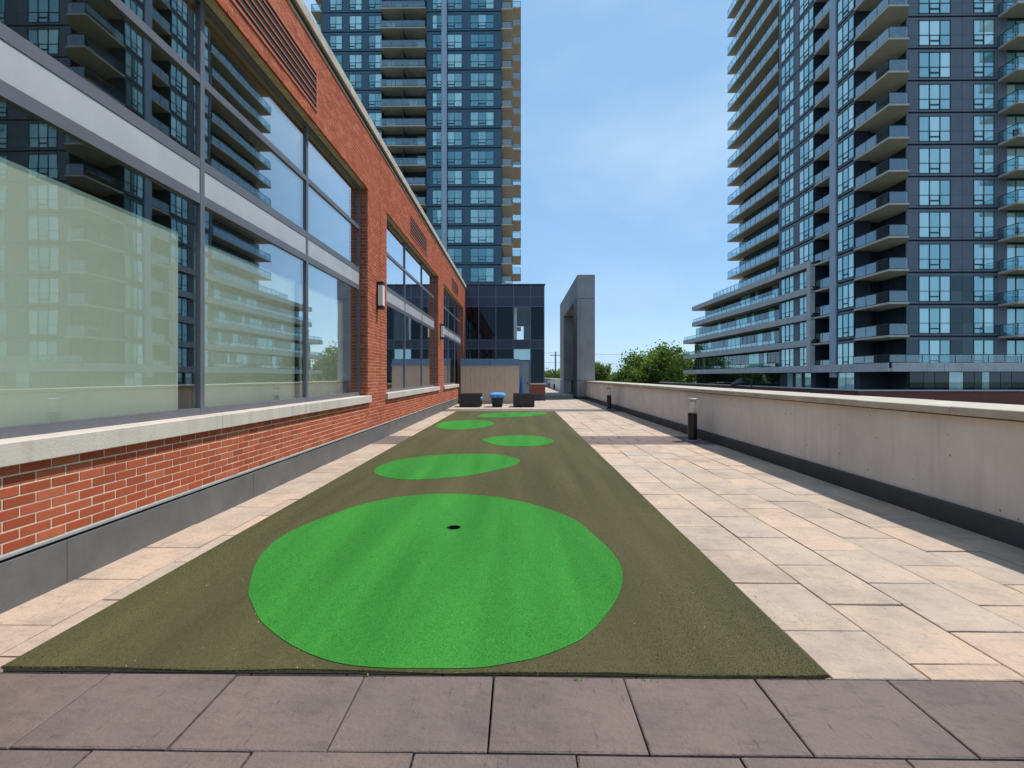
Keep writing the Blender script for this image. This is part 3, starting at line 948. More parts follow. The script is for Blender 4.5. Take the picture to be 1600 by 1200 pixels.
# ================================================================== CONCRETE PORTAL
por = thing('concrete_portal', 'tall grey concrete portal frame standing across the parapet', 'portal', (4.2, 35.6, 0))
PX0, PX1, PZ = 3.67, 4.76, 7.74
seg = [(-0.06, 1.155), (1.175, 6.245), (6.265, PZ)]
def pillar(y0, y1):
    m = MB()
    m.box(PX0 + .012, PX1 - .012, y0 + .012, y1 - .012, -0.06, PZ - .012)
    for a, b in seg:
        for xa, xb in ((PX0, 3.83), (3.838, PX1)):
            m.box(xa, xb, y0, y1, a, b) if False else None
    return m
MB().box(PX0 + .01, PX1 - .01, 29.51, 31.58, -0.06, PZ - .01).build('joint_core', M['reveal'], por)
for a, b in seg[:2]:
    MB().cbox(PX0, 3.828, 29.5, 31.6, a, b, 0.008).build('pillar_panel', M['portal'], por)
    MB().cbox(3.850, PX1, 29.5, 31.6, a, b, 0.008).build('pillar_panel', M['portal'], por)
for a, b in seg[:2]:
    MB().cbox(PX0, PX1, 38.4, 41.8, a, b, 0.008).build('pillar_panel', M['portal'], por)
MB().cbox(PX0, PX1, 29.5, 41.8, seg[2][0], seg[2][1], 0.01).build('lintel', M['portal'], por)
MB().box(4.62, 4.74, 31.6, 38.4, 1.17, 6.255).build('added_shade_panel', M['portal'], por)  # unseen panel, added to close the opening and shade the walkway
MB().box(PX0 - 0.012, PX1 - .02, 29.488, 31.58, -0.058, 0.16).build('plinth', M['skirt_dark'], por)
rl = thing('metal_railing', 'black picket railing filling the foot of the concrete portal', 'railing', (4.3, 35, 0))
MB().box(4.23, 4.28, 31.6, 38.4, 1.06, 1.11).build('top_rail', M['iron'], rl)
MB().box(4.23, 4.28, 31.6, 38.4, 0.10, 0.14).build('bottom_rail', M['iron'], rl)
me, org = MB().box(4.245, 4.265, -0.01, 0.01, 0.14, 1.06).mesh('picket', M['iron'])
for i in range(44): share('picket', me, rl, (org[0], 31.75 + i * 0.15, org[2]))
MB().box(4.2, 4.9, 31.6, 38.4, -0.06, 0.1).build('kerb', M['skirt_dark'], rl)

# ================================================================== PAVILION (dark glass link building)
YV = 27.6
pv = thing('glass_pavilion', 'two storey dark glass and slate panel pavilion beyond the shed', 'building', (-0.8, 34, 0))
VX = [-3.08, -2.31, -1.31, -0.28, 0.71, 1.50]
VZ = [0.05, 1.02, 3.02, 3.54, 5.48, 6.04, 6.72]
core = MB()
core.box(-3.05, -0.28, YV + 0.5, 35, -0.06, 6.7).box(0.71, 1.49, YV + 0.5, 35, -0.06, 6.7)
core.box(-0.28, 0.71, YV + 0.5, 35, -0.06, 3.5).box(-0.28, 0.71, YV + 0.5, 35, 5.5, 6.7)
core.build('core', M['room'], pv)
MB().box(-0.26, -0.10, YV + 0.2, 34, 3.52, 5.46).build('corridor_wall', M['opal'], pv)
MB().box(-0.09, 0.70, YV + 4, YV + 4.1, 4.75, 5.46).build('corridor_header', M['door'], pv)
MB().box(0.35, 0.70, YV + 4, YV + 4.1, 3.52, 4.74).build('corridor_door', M['opal'], pv)
for i in range(5):
    for j in range(6):
        a, b, c, d = VX[i] + .02, VX[i + 1] - .02, VZ[j] + .021, VZ[j + 1] - .021
        if j == 0 and i in (3, 4): continue
        if j == 1 and i == 3: d0 = d; c = 2.36
        if j in (2, 4, 5):
            MB().cbox(a, b, YV + 0.0, YV + 0.06, c, d, 0.004).build('panel', M['pav_clad'], pv)
        else:
            mt = M['clear'] if (i == 3 and j == 3) else M['pane_black']
            if i == 3 and j == 1: mt = M['pane']  # lighter glass colour stands in for the sky reflected in this pane
            MB().box(a, b, YV + 0.03, YV + 0.05, c, d).build('pane', mt, pv)
for xv in VX: MB().box(xv - .0215, xv + .0215, YV - 0.02, YV + 0.1, 1.021 if xv > .8 else 0.02, 6.72).build('mullion', M['pav_frame'], pv)
for zv in VZ[1:-1]:
    for i in range(5):
        if zv == VZ[1] and i == 3: continue
        MB().box(VX[i] + .022, VX[i + 1] - .022, YV - 0.012, YV + 0.09, zv - .02, zv + .02).build('transom', M['pav_frame'], pv)
for j in range(1, 7):
    pass
MB().box(1.43, 1.502, YV + .11, 35, 1.02, 6.72).build('side_wall', M['pane_black'], pv)
MB().cbox(-3.06, 1.56, YV - 0.05, 35.1, 6.722, 6.80, 0.006).build('roof_edge', M['pav_clad'], pv)
dr = MB().box(0.04, 0.60, YV - 0.005, YV + 0.04, 0.02, 2.30).build('door', M['door'], pv)
MB().box(0.50, 0.56, YV - 0.05, YV - 0.006, 0.98, 1.08).build('handle', M['iron'], dr)
MB().box(-0.28, 0.039, YV + .01, YV + .05, 0.02, 2.33).build('door_frame', M['pav_frame'], pv)
MB().box(0.601, 0.70, YV + .01, YV + .05, 0.02, 2.33).build('door_frame', M['pav_frame'], pv)
MB().box(0.70, 1.56, YV - 0.03, 30, 0.34, 0.94).build('brick_base', M['podium_brick'], pv)
MB().cbox(0.69, 1.60, YV - 0.07, 30, 0.941, 1.02, 0.006).build('base_sill', M['lime'], pv)
MB().box(0.69, 1.57, YV - 0.04, 30.01, -0.058, 0.339).build('base_skirting', M['skirt_dark'], pv)

# ================================================================== SHED, SEATS
sh = thing('storage_shed', 'beige resin storage shed with blue grey lid', 'shed', (-1.48, 25.2, 0))
SXA, SXB, SYA, SYB = -3.0, 0.04, 24.6, 26.1
m = MB()
nb = 12
for i in range(nb):
    a = SXA + (SXB - SXA) * i / nb; b = SXA + (SXB - SXA) * (i + 1) / nb
    MB().cbox(a + .003, b - .003, SYA, SYA + 0.05, 0.0, 1.93, 0.008).build('wall_board', M['shed'], sh)
MB().box(SXA + .01, SXB - .01, SYA + 0.051, SYB, 0.0, 1.93).build('body', M['shed'], sh)
MB().cbox(SXA - .02, SXB + .02, SYA - .03, SYB + .02, 1.931, 1.985, 0.008).build('rim', M['lime'], sh)
for a, b in ((SXA - .03, -1.49), (-1.47, SXB + .03)):
    MB().add([(a, SYA - .05, 1.986), (b, SYA - .05, 1.986), (b, SYB, 1.986), (a, SYB, 1.986), (a + .03, SYA + .08, 2.32), (b - .03, SYA + .08, 2.32), (b - .03, SYB, 2.38), (a + .03, SYB, 2.38)],
             [(0, 3, 2, 1), (4, 5, 6, 7), (0, 1, 5, 4), (1, 2, 6, 5), (2, 3, 7, 6), (3, 0, 4, 7)]).build('lid', M['shed_roof'], sh)
um = MB()
um.lathe(0.16, 25.6, [(0.02, 0.02), (0.10, 0.12), (0.12, 0.5), (0.08, 1.0), (0.03, 1.35), (0.01, 1.5)], 14)
tag(um.build('folded_umbrella', M['blue_deep'], None, True), 'folded deep blue umbrella leaning between shed and grey door', 'umbrella')

def armchair(x0, x1, y, facing, lab, cushion_lab):
    t = thing('wicker_armchair', lab, 'armchair', ((x0 + x1) / 2, y + .4, 0), 'wicker armchairs by the shed')
    W = x1 - x0
    h, d, th = 0.62, 0.86, 0.10
    MB().cbox(x0, x1, y, y + th, 0.02, h, 0.012).build('arm', M['wicker'], t)
    MB().cbox(x0, x1, y + d - th, y + d, 0.02, h, 0.012).build('arm', M['wicker'], t)
    if facing > 0: MB().cbox(x0, x0 + th, y + th + .002, y + d - th - .002, 0.02, h, 0.012).build('backrest', M['wicker'], t)
    else: MB().cbox(x1 - th, x1, y + th + .002, y + d - th - .002, 0.02, h, 0.012).build('backrest', M['wicker'], t)
    a, b = (x0 + th + .003, x1 - .04) if facing > 0 else (x0 + .04, x1 - th - .003)
    MB().cbox(a, b, y + th + .003, y + d - th - .003, 0.06, 0.30, 0.01).build('seat', M['wicker'], t)
    a, b = (x0 + th + .01, x1 + .05) if facing > 0 else (x0 - .0, x1 - th - .01)
    MB().cbox(a, b, y + th + .01, y + d - th - .01, 0.305, 0.45, 0.04).build('cushion', M['blue'], t, True)
    for fx in (x0 + .06, x1 - .06):
        for fy in (y + .06, y + d - .06):
            MB().box(fx - .02, fx + .02, fy - .02, fy + .02, 0.0, 0.02).build('foot', M['iron'], t)
armchair(-2.70, -1.73, 21.65, 1, 'black wicker armchair turned towards the blue ottoman, nearer the brick wall', '')
armchair(-0.24, 0.74, 21.65, -1, 'black wicker armchair turned towards the blue ottoman, nearer the grey door', '')
ot = thing('ottoman', 'black tapered wicker ottoman with puffy blue cushion on top', 'ottoman', (-0.97, 21.9, 0))
def frus(m, cx, cy, a, b, z0, z1):
    return m.add([(cx - a, cy - a, z0), (cx + a, cy - a, z0), (cx + a, cy + a, z0), (cx - a, cy + a, z0), (cx - b, cy - b, z1), (cx + b, cy - b, z1), (cx + b, cy + b, z1), (cx - b, cy + b, z1)],
                 [(0, 3, 2, 1), (4, 5, 6, 7), (0, 1, 5, 4), (1, 2, 6, 5), (2, 3, 7, 6), (3, 0, 4, 7)])
frus(MB(), -0.97, 21.95, 0.22, 0.28, 0.0, 0.43).build('base', M['wicker'], ot)
cu = MB()
for k, (s, z) in enumerate([]): pass
prof = [(0.27, 0.431), (0.35, 0.45), (0.385, 0.51), (0.375, 0.58), (0.31, 0.64), (0.12, 0.665)]
n = 32; V, Fc = [], []
for r, z in prof:
    for i in range(n):
        a = 2 * math.pi * i / n
        q = (abs(math.cos(a)) ** 4 + abs(math.sin(a)) ** 4) ** -0.25
        V.append((-0.97 + r * q * math.cos(a), 21.95 + r * q * math.sin(a), z - 0.02 * (q - 1) + 0.006 * math.sin(5 * a)))
for k in range(len(prof) - 1):
    for i in range(n): Fc.append((k * n + i, k * n + (i + 1) % n, (k + 1) * n + (i + 1) % n, (k + 1) * n + i))
Fc += [tuple(range(n))[::-1], tuple((len(prof) - 1) * n + i for i in range(n))]
MB().add(V, Fc).build('cushion', M['blue'], ot, True)

# ================================================================== TOWERS
def abox(m, axis, p, u0, u1, z0, z1, d0, d1):
    """box on a facade: axis F faces -Y at plane y=p, L faces -X at plane x=p, R faces +X; d = distance outwards"""
    if axis == 'F': m.box(u0, u1, p - d1, p - d0, z0, z1)
    elif axis == 'L': m.box(p - d1, p - d0, u0, u1, z0, z1)
    else: m.box(p + d0, p + d1, u0, u1, z0, z1)
    return m
_cache = {}
def tower_window(root, axis, p, u0, u1, z, cols, h=2.34, sash=(1,), frame='tframe', pane='pane', tr=0.93, share_key=None):
    """window with a frame, one pane per light and an opening sash in some lights; meshes shared between equal windows"""
    w = (u1 - u0)
    key = (axis, round(w, 2), round(h, 2), cols, sash, frame, pane, tr)
    if key not in _cache:
        t = 0.042
        fr = MB()
        cw = w / cols
        for i in range(cols + 1):
            a = -w / 2 + i * cw
            a0 = a if i == 0 else (a - t if i == cols else a - t / 2)
            abox(fr, axis, 0, a0, a0 + t, 0, h, -0.06, 0.035)
        for i in range(cols):
            l = -w / 2 + i * cw + (t if i == 0 else t / 2) + .0005; r = -w / 2 + (i + 1) * cw - (t if i == cols - 1 else t / 2) - .0005
            for za in (0, h - t, tr):
                abox(fr, axis, 0, l, r, za, za + t, -0.06, 0.03)
            if i in sash:
                abox(fr, axis, 0, l, r, tr * 0.42, tr * 0.42 + 0.10, -0.06, 0.045)
                abox(fr, axis, 0, l, l + .05, t, tr, -0.055, 0.02); abox(fr, axis, 0, r - .05, r, t, tr, -0.055, 0.02)
        fm, fo = fr.mesh('window', M[frame])
        pm, po = abox(MB(), axis, 0, -cw / 2 + t / 2 - .002, cw / 2 - t / 2 + .002, 0.03, h - 0.03, -0.05, -0.02).mesh('pane', M[pane])
        _cache[key] = (fm, fo, pm, po)
    fm, fo, pm, po = _cache[key]
    um = (u0 + u1) / 2
    base = Vector((um, p, z)) if axis == 'F' else Vector((p, um, z))
    f = share('window', fm, root, base + fo)
    cw = w / cols
    for i in range(cols):
        du = -w / 2 + (i + 0.5) * cw
        off = Vector((du, 0, 0)) if axis == 'F' else Vector((0, du, 0))
        share('pane', pm, f, base + off + po)
    return f

def railing(parent, path, z, h=1.05, step=1.45, name='railing'):
    """metal rail with posts along a path, and a glass sheet for each bay"""
    m = MB()
    for (xa, ya), (xb, yb) in zip(path[:-1], path[1:]):
        L = math.hypot(xb - xa, yb - ya)
        n = max(1, round(L / step))
        m.box(min(xa, xb) - .025, max(xa, xb) + .025, min(ya, yb) - .025, max(ya, yb) + .025, z + h - .05, z + h)
        for i in range(n + 1):
            x, y = xa + (xb - xa) * i / n, ya + (yb - ya) * i / n
            m.box(x - .02, x + .02, y - .02, y + .02, z, z + h - .051)
    r = m.build(name, M['tframe'], parent)
    for (xa, ya), (xb, yb) in zip(path[:-1], path[1:]):
        dx, dy = (0.03, 0) if abs(xb - xa) > abs(yb - ya) else (0, 0.03)
        MB().box(min(xa, xb) + dx - (.006 if dx == 0 else 0), max(xa, xb) - dx + (.006 if dx == 0 else 0), min(ya, yb) + dy - (.006 if dy == 0 else 0), max(ya, yb) - dy + (.006 if dy == 0 else 0), z + 0.06, z + h - .06).build('rail_glass', M['rail_glass'], r)
    return r

FH = 2.95
# ---------------------------------------------------------------- right tower
rt = thing('condominium_tower', 'slate grey condominium tower with stacked concrete balconies and long stepped podium', 'tower', (46, 60, GZ))
RX, RYF = 33.1, 44.2
zk = [2.15 + FH * k for k in range(21)]
ZTOP = 2.15 + FH * 21
body = MB()
body.box(34.7, 66, 47.6, 73.5, GZ, ZTOP + 1.5)
body.box(RX + 0.14, 34.75, 53.5, 60.6, GZ, ZTOP)
body.box(RX + 0.14, 34.75, 47.15, 49.75, GZ, ZTOP)
body.box(35.94, 66, RYF + 0.14, 47.7, GZ, ZTOP)
body.build('wall', M['reveal'], rt)
MB().box(RX - 0.12, 34.72, 49.72, 50.66, 1.3, ZTOP).build('pale_pier', M['pale_col'], rt)
def clad_strip(axis, p, u0, u1, z0, z1, d=0.0, mat='clad', nm='cladding_panel'):
    w, h = round(u1 - u0, 3), round(z1 - z0, 3)
    key = ('clad', axis, w, h, mat)
    if key not in _cache:
        _cache[key] = abox(MB(), axis, 0, -w / 2 + .014, w / 2 - .014, .008, h - .008, -0.13, 0.0).mesh(nm, M[mat])
    me, org = _cache[key]
    b = Vector(((u0 + u1) / 2, p, z0)) if axis == 'F' else Vector((p, (u0 + u1) / 2, z0))
    return b, me, org
def clad(root, axis, p, u0, u1, z0, z1, mat='clad'):
    b, me, org = clad_strip(axis, p, u0, u1, z0, z1, 0, mat)
    share('cladding_panel', me, root, b + org)
SILL, WB, WT, HT = 0.07, 0.28, 2.62, 2.87
FJ = [35.8, 36.95, 37.917, 38.883, 39.85, 40.88, 41.92, 42.87, 43.82, 44.1]
for k, z in enumerate(zk):
    inview = z < 38
    mt = 'clad' if k > 2 else 'pane_dark'
    # front facade
    spans = [(35.8, 66.0)]
    if inview:
        for a, b in zip(FJ[:-1], FJ[1:]):
            clad(rt, 'F', RYF, a, b, z + SILL, z + WB)
            clad(rt, 'F', RYF, a, b, z + WT, z + HT)
        tower_window(rt, 'F', RYF, 36.95, 39.85, z + WB, 3)
        tower_window(rt, 'F', RYF, 41.92, 43.82, z + WB, 2, sash=(0,))
        for a, b in ((35.8, 36.95), (39.85, 40.88), (40.88, 41.92), (43.82, 44.1)):
            clad(rt, 'F', RYF, a, b, z + WB, z + WB + 0.95, mt)
            clad(rt, 'F', RYF, a, b, z + WB + 0.95, z + WT, mt)
        # projecting balcony bay
        tower_window(rt, 'F', RYF + .1, 45.0, 46.75, z + 0.1, 2, h=2.5, sash=(), pane='pane')
        clad(rt, 'F', RYF, 44.1, 45.0, z + SILL, z + HT)
        clad(rt, 'F', RYF, 46.75, 52.0, z + SILL, z + HT)
    else:
        clad(rt, 'F', RYF, 35.8, 52.0, z + SILL, z + WB)
        clad(rt, 'F', RYF, 35.8, 36.95, z + WB, z + HT); clad(rt, 'F', RYF, 39.85, 41.92, z + WB, z + HT); clad(rt, 'F', RYF, 43.82, 52.0, z + WB, z + HT)
        tower_window(rt, 'F', RYF, 36.95, 39.85, z + WB, 3); tower_window(rt, 'F', RYF, 41.92, 43.82, z + WB, 2, sash=(0,))
    # bays beyond the picture, seen mirrored in the glass of the brick building
    for a, b, c in ((53.0, 55.9, 3), (58.0, 60.0, 2)):
        clad(rt, 'F', RYF, a - 1.0, a, z + SILL, z + HT); clad(rt, 'F', RYF, b, b + 2.0 if c == 3 else 66, z + SILL, z + HT)
        clad(rt, 'F', RYF, a, b, z + SILL, z + WB); clad(rt, 'F', RYF, a, b, z + WT, z + HT)
        abox(MB(), 'F', RYF, a, b, z + WB, z + WT, -.05, -.02).build('pane', M['pane'], rt)
    b2 = MB().box(44.15, 51.0, RYF - 1.75, RYF - .002, z - 0.20, z).build('balcony', M['slab'], rt)
    railing(b2, [(44.2, RYF - .05), (44.2, RYF - 1.70), (50.95, RYF - 1.70)], z + 0.001)
    # side facade: windows, deep balcony, windows
    clad(rt, 'L', RX, 53.45, 60.6, z + SILL, z + WB); clad(rt, 'L', RX, 53.45, 60.6, z + WT, z + HT)
    tower_window(rt, 'L', RX, 57.35, 60.15, z + WB, 3); tower_window(rt, 'L', RX, 53.55, 56.3, z + WB, 3)
    clad(rt, 'L', RX, 60.15, 60.6, z + WB, z + WT); clad(rt, 'L', RX, 56.3, 57.35, z + WB, z + WT)
    clad(rt, 'L', RX, 47.12, 49.7, z + SILL, z + WB); clad(rt, 'L', RX, 47.12, 49.7, z + WT, z + HT)
    tower_window(rt, 'L', RX, 47.15, 49.62, z + WB, 3)
    db = MB().box(RX + .0, 34.69, 50.665, 53.44, z - 0.2, z).build('balcony', M['slab'], rt)
    railing(db, [(RX + .04, 50.75), (RX + .04, 53.4)], z + .001)
    # corner balcony
    if k > 0:
        cb = MB().prism([(RX - .05, 47.10), (RX - .05, 42.7), (34.85, 42.7), (35.9, 44.18), (35.9, 47.55), (34.69, 47.55), (34.69, 47.10)], z - 0.18, z).build('balcony', M['slab'], rt)
        railing(cb, [(RX + .02, 47.0), (RX + .02, 42.77), (34.8, 42.77)], z + .001)
    tower_window(rt, 'F', 47.58, 34.8, 35.7, z + 0.05, 1, h=2.5, sash=(), pane='pane_dark')
    for (ua, ub) in ((44.6, 45.9), (45.95, 47.1)):
        tower_window(rt, 'L', 35.93, ua, ub, z + 0.05, 2, h=2.5, sash=(), pane='pane_dark')
    # long wrap-round balconies at the far end
    if k >= 5:
        lb = MB().prism([(RX - .05, 60.7), (RX - .05, 75.4), (37.0, 75.4), (37.0, 73.52), (34.69, 73.52), (34.69, 60.7)], z - 0.18, z).build('balcony', M['slab'], rt)
        railing(lb, [(RX + .02, 60.8), (RX + .02, 75.32), (36.9, 75.32)], z + .001)
    if k >= 4:
        g = MB()
        for u in np.arange(61.0, 73.4, 1.55):
            abox(g, 'L', 34.69, u, u + 1.45, z + 0.08, z + 2.5, 0.0, 0.03)
        g.build('balcony_glazing', M['pane_dark'], rt)
# ground storey and lowest fascia
MB().box(RX - 0.3, 66, 42.35, 47.5, 1.86, 2.145).build('podium_slab', M['slab'], rt)
x = 33.0
while x < 56:
    MB().box(x + .012, x + 1.488, 42.2, 42.34, 1.84, 2.62).build('fascia_panel', M['fascia'], rt); x += 1.5
y = 42.36
while y < 53.4:
    MB().box(RX - 0.42, RX - 0.28, y + .01, min(y + 1.5, 53.5) - .01, 1.84, 2.62).build('fascia_panel', M['fascia'], rt); y += 1.5
railing(rt, [(RX - .2, 47), (RX - .2, 42.45), (56, 42.45)], 2.622, 0.75, name='terrace_railing')
a, rq = 36.2, random.Random(5)
while a < 57:
    wv = rq.choice((0.7, 1.0, 1.3))
    abox(MB(), 'F', 44.335, a, a + wv - .05, -0.7, 1.80, 0, 0.05).build('pane', M['pane' if rq.random() < .22 else 'pane_dark'], rt)
    a += wv
MB().box(33.2, 66, 46.5, 47.59, GZ, 1.85).build('ground_storey', M['reveal'], rt)
for ua in (47.3, 48.5, 54.2, 56.0, 57.8):
    abox(MB(), 'L', RX + .13, ua, ua + 1.1, -0.6, 1.78, 0, 0.04).build('pane', M['pane'], rt)
# stepped podium wing
PXW = 32.55
pod = MB()
pod.box(34.45, 50, 60.65, 92.3, GZ, 10.6).box(34.45, 50, 60.65, 87.8, 10.6, 13.6)
pod.build('podium_wall', M['reveal'], rt)
for k in range(5):
    z = zk[k]
    ye = 94.0 if k < 3 else 89.3
    sl = MB().box(PXW + .12, 36.5, 53.35, ye - .1, z - 0.2, z - .001).box(PXW + .12, 33.0, 53.4, 53.5, z - .19, z - .01)
    sl.build('podium_balcony', M['slab'], rt)
    yv = 53.3
    while yv < ye - .05:
        e = min(yv + 3.4, ye)
        MB().box(PXW, PXW + .119, yv + .008, e - .008, z - 0.28, z + 0.46).build('fascia_panel', M['fascia'], rt)
        yv += 3.4
    MB().box(PXW + .12, 36.5, ye - .1, ye, z - 0.28, z + 0.46).build('fascia_panel', M['fascia'], rt)
    if k < 4:
        MB().box(PXW + .02, 33.09, 53.3, 54.0, z + .465, zk[k + 1] - .285).build('podium_pier', M['fascia'], rt)
        railing(rt, [(PXW + .15, 60.7), (PXW + .15, ye - .2)], z + 0.46, 0.55, 1.6, name='podium_railing')
    g1_, g2_, g3_ = MB(), MB(), MB()
    yq = 61.0; i = 0
    rr = random.Random(k)
    base = (z - 0.0) if k < 5 else z
    lo, hi = z + 0.06, z + 2.6
    while yq < (ye - 2.2):
        wv = rr.choice((0.9, 1.3, 1.5))
        abox(rr.choice((g1_, g2_, g2_)), 'L', 34.44, yq, yq + wv - .08, lo, hi, 0, 0.04)
        if rr.random() < .25: abox(g3_, 'L', 34.44, yq + wv - .075, yq + wv - .005, lo, hi, 0, 0.08)
        yq += wv
    if k < 4:
        for nm, gg, mm in (('glazing', g1_, 'pane'), ('glazing', g2_, 'pane_dark'), ('window_post', g3_, 'pale_col')):
            if gg.v: tag(gg.build(nm, M[mm], rt), kind='stuff')
railing(rt, [(PXW + .3, 60.8), (PXW + .3, 80.2), (36, 80.2)], zk[4] + 0.46, 0.9, 1.3, name='roof_terrace_railing')
g0 = MB()
for yq in np.arange(61, 91.5, 1.7): abox(g0, 'L', 34.44, yq, yq + 1.55, -0.6, 1.85, 0, 0.04)
tag(g0.build('glazing', M['pane_dark'], rt), kind='stuff')
# brick edge of the opposite podium
bp = thing('brick_podium', 'low dark red brick podium wall with grey coping below the condominium tower', 'wall', (40, 60, GZ))
MB().box(28.4, 80, 40, 42.0, GZ, 0.18).box(28.4, 30.4, 42.0, 96, GZ, 0.18).build('wall', M['podium_brick'], bp)
MB().box(28.3, 80, 39.9, 40.5, 0.181, 0.28).build('coping', M['fascia'], bp)
MB().box(28.3, 28.9, 40.501, 96.1, 0.181, 0.28).build('coping', M['fascia'], bp)
MB().box(30.4, 80, 42.0, 96, GZ, -0.65).build('deck', M['slab'], bp)
fl = thing('floodlight', 'small black floodlight on a bent arm over the opposite brick wall', 'floodlight', (28.2, 57.8, 0.2))
MB().box(28.22, 28.29, 57.75, 57.85, -1.2, 1.2).build('post', M['iron'], fl)
MB().tube((28.25, 57.8, 1.1), (28.0, 59.6, 1.0), 0.05).build('arm', M['iron'], fl)
MB().add([(27.8, 59.2, 0.75), (28.3, 59.2, 0.75), (28.3, 62.6, 0.15), (27.8, 62.6, 0.15), (27.85, 59.5, 1.25), (28.25, 59.5, 1.25), (28.25, 62.3, 0.55), (27.85, 62.3, 0.55)],
         [(0, 3, 2, 1), (4, 5, 6, 7), (0, 1, 5, 4), (1, 2, 6, 5), (2, 3, 7, 6), (3, 0, 4, 7)]).build('lamp_head', M['iron'], fl)
sg = thing('red_sign', 'small red sign strip fixed to the opposite brick wall', 'sign', (28.38, 45.6, -0.4))
MB().box(28.36, 28.395, 43.5, 47.9, -0.60, -0.22).build('sign_face', M['red'], sg)
for i in range(9):
    yv = 47.6 - i * 0.42
    MB().box(28.345, 28.358, yv - .12, yv + .06, -0.48, -0.34).build('letter_mark', M['white'], sg)

def patio_chair(x, y, z, rz, lab):
    t = thing('patio_chair', lab, 'chair', (x, y, z), 'patio chairs on the tower balconies')
    def part(nm, m, mt):
        me, org = m.mesh(nm, M[mt]); o = bpy.data.objects.new(nm, me); col.objects.link(o); o.parent = t; o.location = org
    part('seat', MB().cbox(-.27, .27, -.27, .27, .38, .46, .01), 'iron')
    part('backrest', MB().cbox(-.27, .27, .22, .28, .46, .92, .01), 'iron')
    for sx in (-.23, .23):
        for sy in (-.23, .23): part('leg', MB().box(sx - .02, sx + .02, sy - .02, sy + .02, 0, .38), 'iron')
    t.rotation_euler = (0, 0, rz)
ORD = ['lowest', 'first', 'second', 'third', 'fourth', 'fifth', 'sixth', 'seventh', 'eighth', 'ninth', 'tenth', 'eleventh']
for i, (k, cx, cy) in enumerate([(3, 34.2, 43.6), (4, 33.9, 45.4), (5, 34.1, 44.2), (7, 34.3, 43.5), (8, 33.9, 44.9), (10, 34.2, 43.8)]):
    patio_chair(cx, cy, zk[k] + .001, 0.7 * i, f'dark patio chair on the {ORD[k]} corner balcony above the grey podium fascia')
for i, (k, cx, cy) in enumerate([(4, 45.4, 43.3), (6, 46.1, 43.2), (7, 45.1, 43.4), (9, 46.3, 43.3)]):
    patio_chair(cx, cy, zk[k] + .001, 0.9 * i + .4, f'dark patio chair on the {ORD[k]} projecting front balcony above the grey podium fascia')

# ---------------------------------------------------------------- left tower
lt_ = thing('dark_tower', 'dark navy residential tower with a pale vertical stripe rising behind the brick building', 'tower', (-16, 80, GZ))
LY = 71.6
S = 1 / 10.34
Xp = lambda px: (px - 810) * S
MB().box(Xp(501.5), Xp(595.6), LY + 0.14, 73.2, GZ, 64).box(Xp(666), Xp(784), LY + 0.14, 73.2, GZ, 64).box(Xp(501.5), Xp(784), 73.2, 92, GZ, 64).build('wall', M['reveal'], lt_)
MB().box(Xp(690), Xp(698.3), LY - 0.35, LY + .13, 2, 64).build('pale_pier', M['pale_col'], lt_)
lz = [56.65 - FH * k for k in range(-2, 17)]
wincols = [(513.7, 533.2, 2, (0,)), (544.6, 564.2, 2, (0,)), (574.8, 595.6, 2, (0,)), (675.4, 689.6, 2, (1,)), (698.8, 721.7, 2, (0,)), (734.9, 771.6, 3, (1,))]
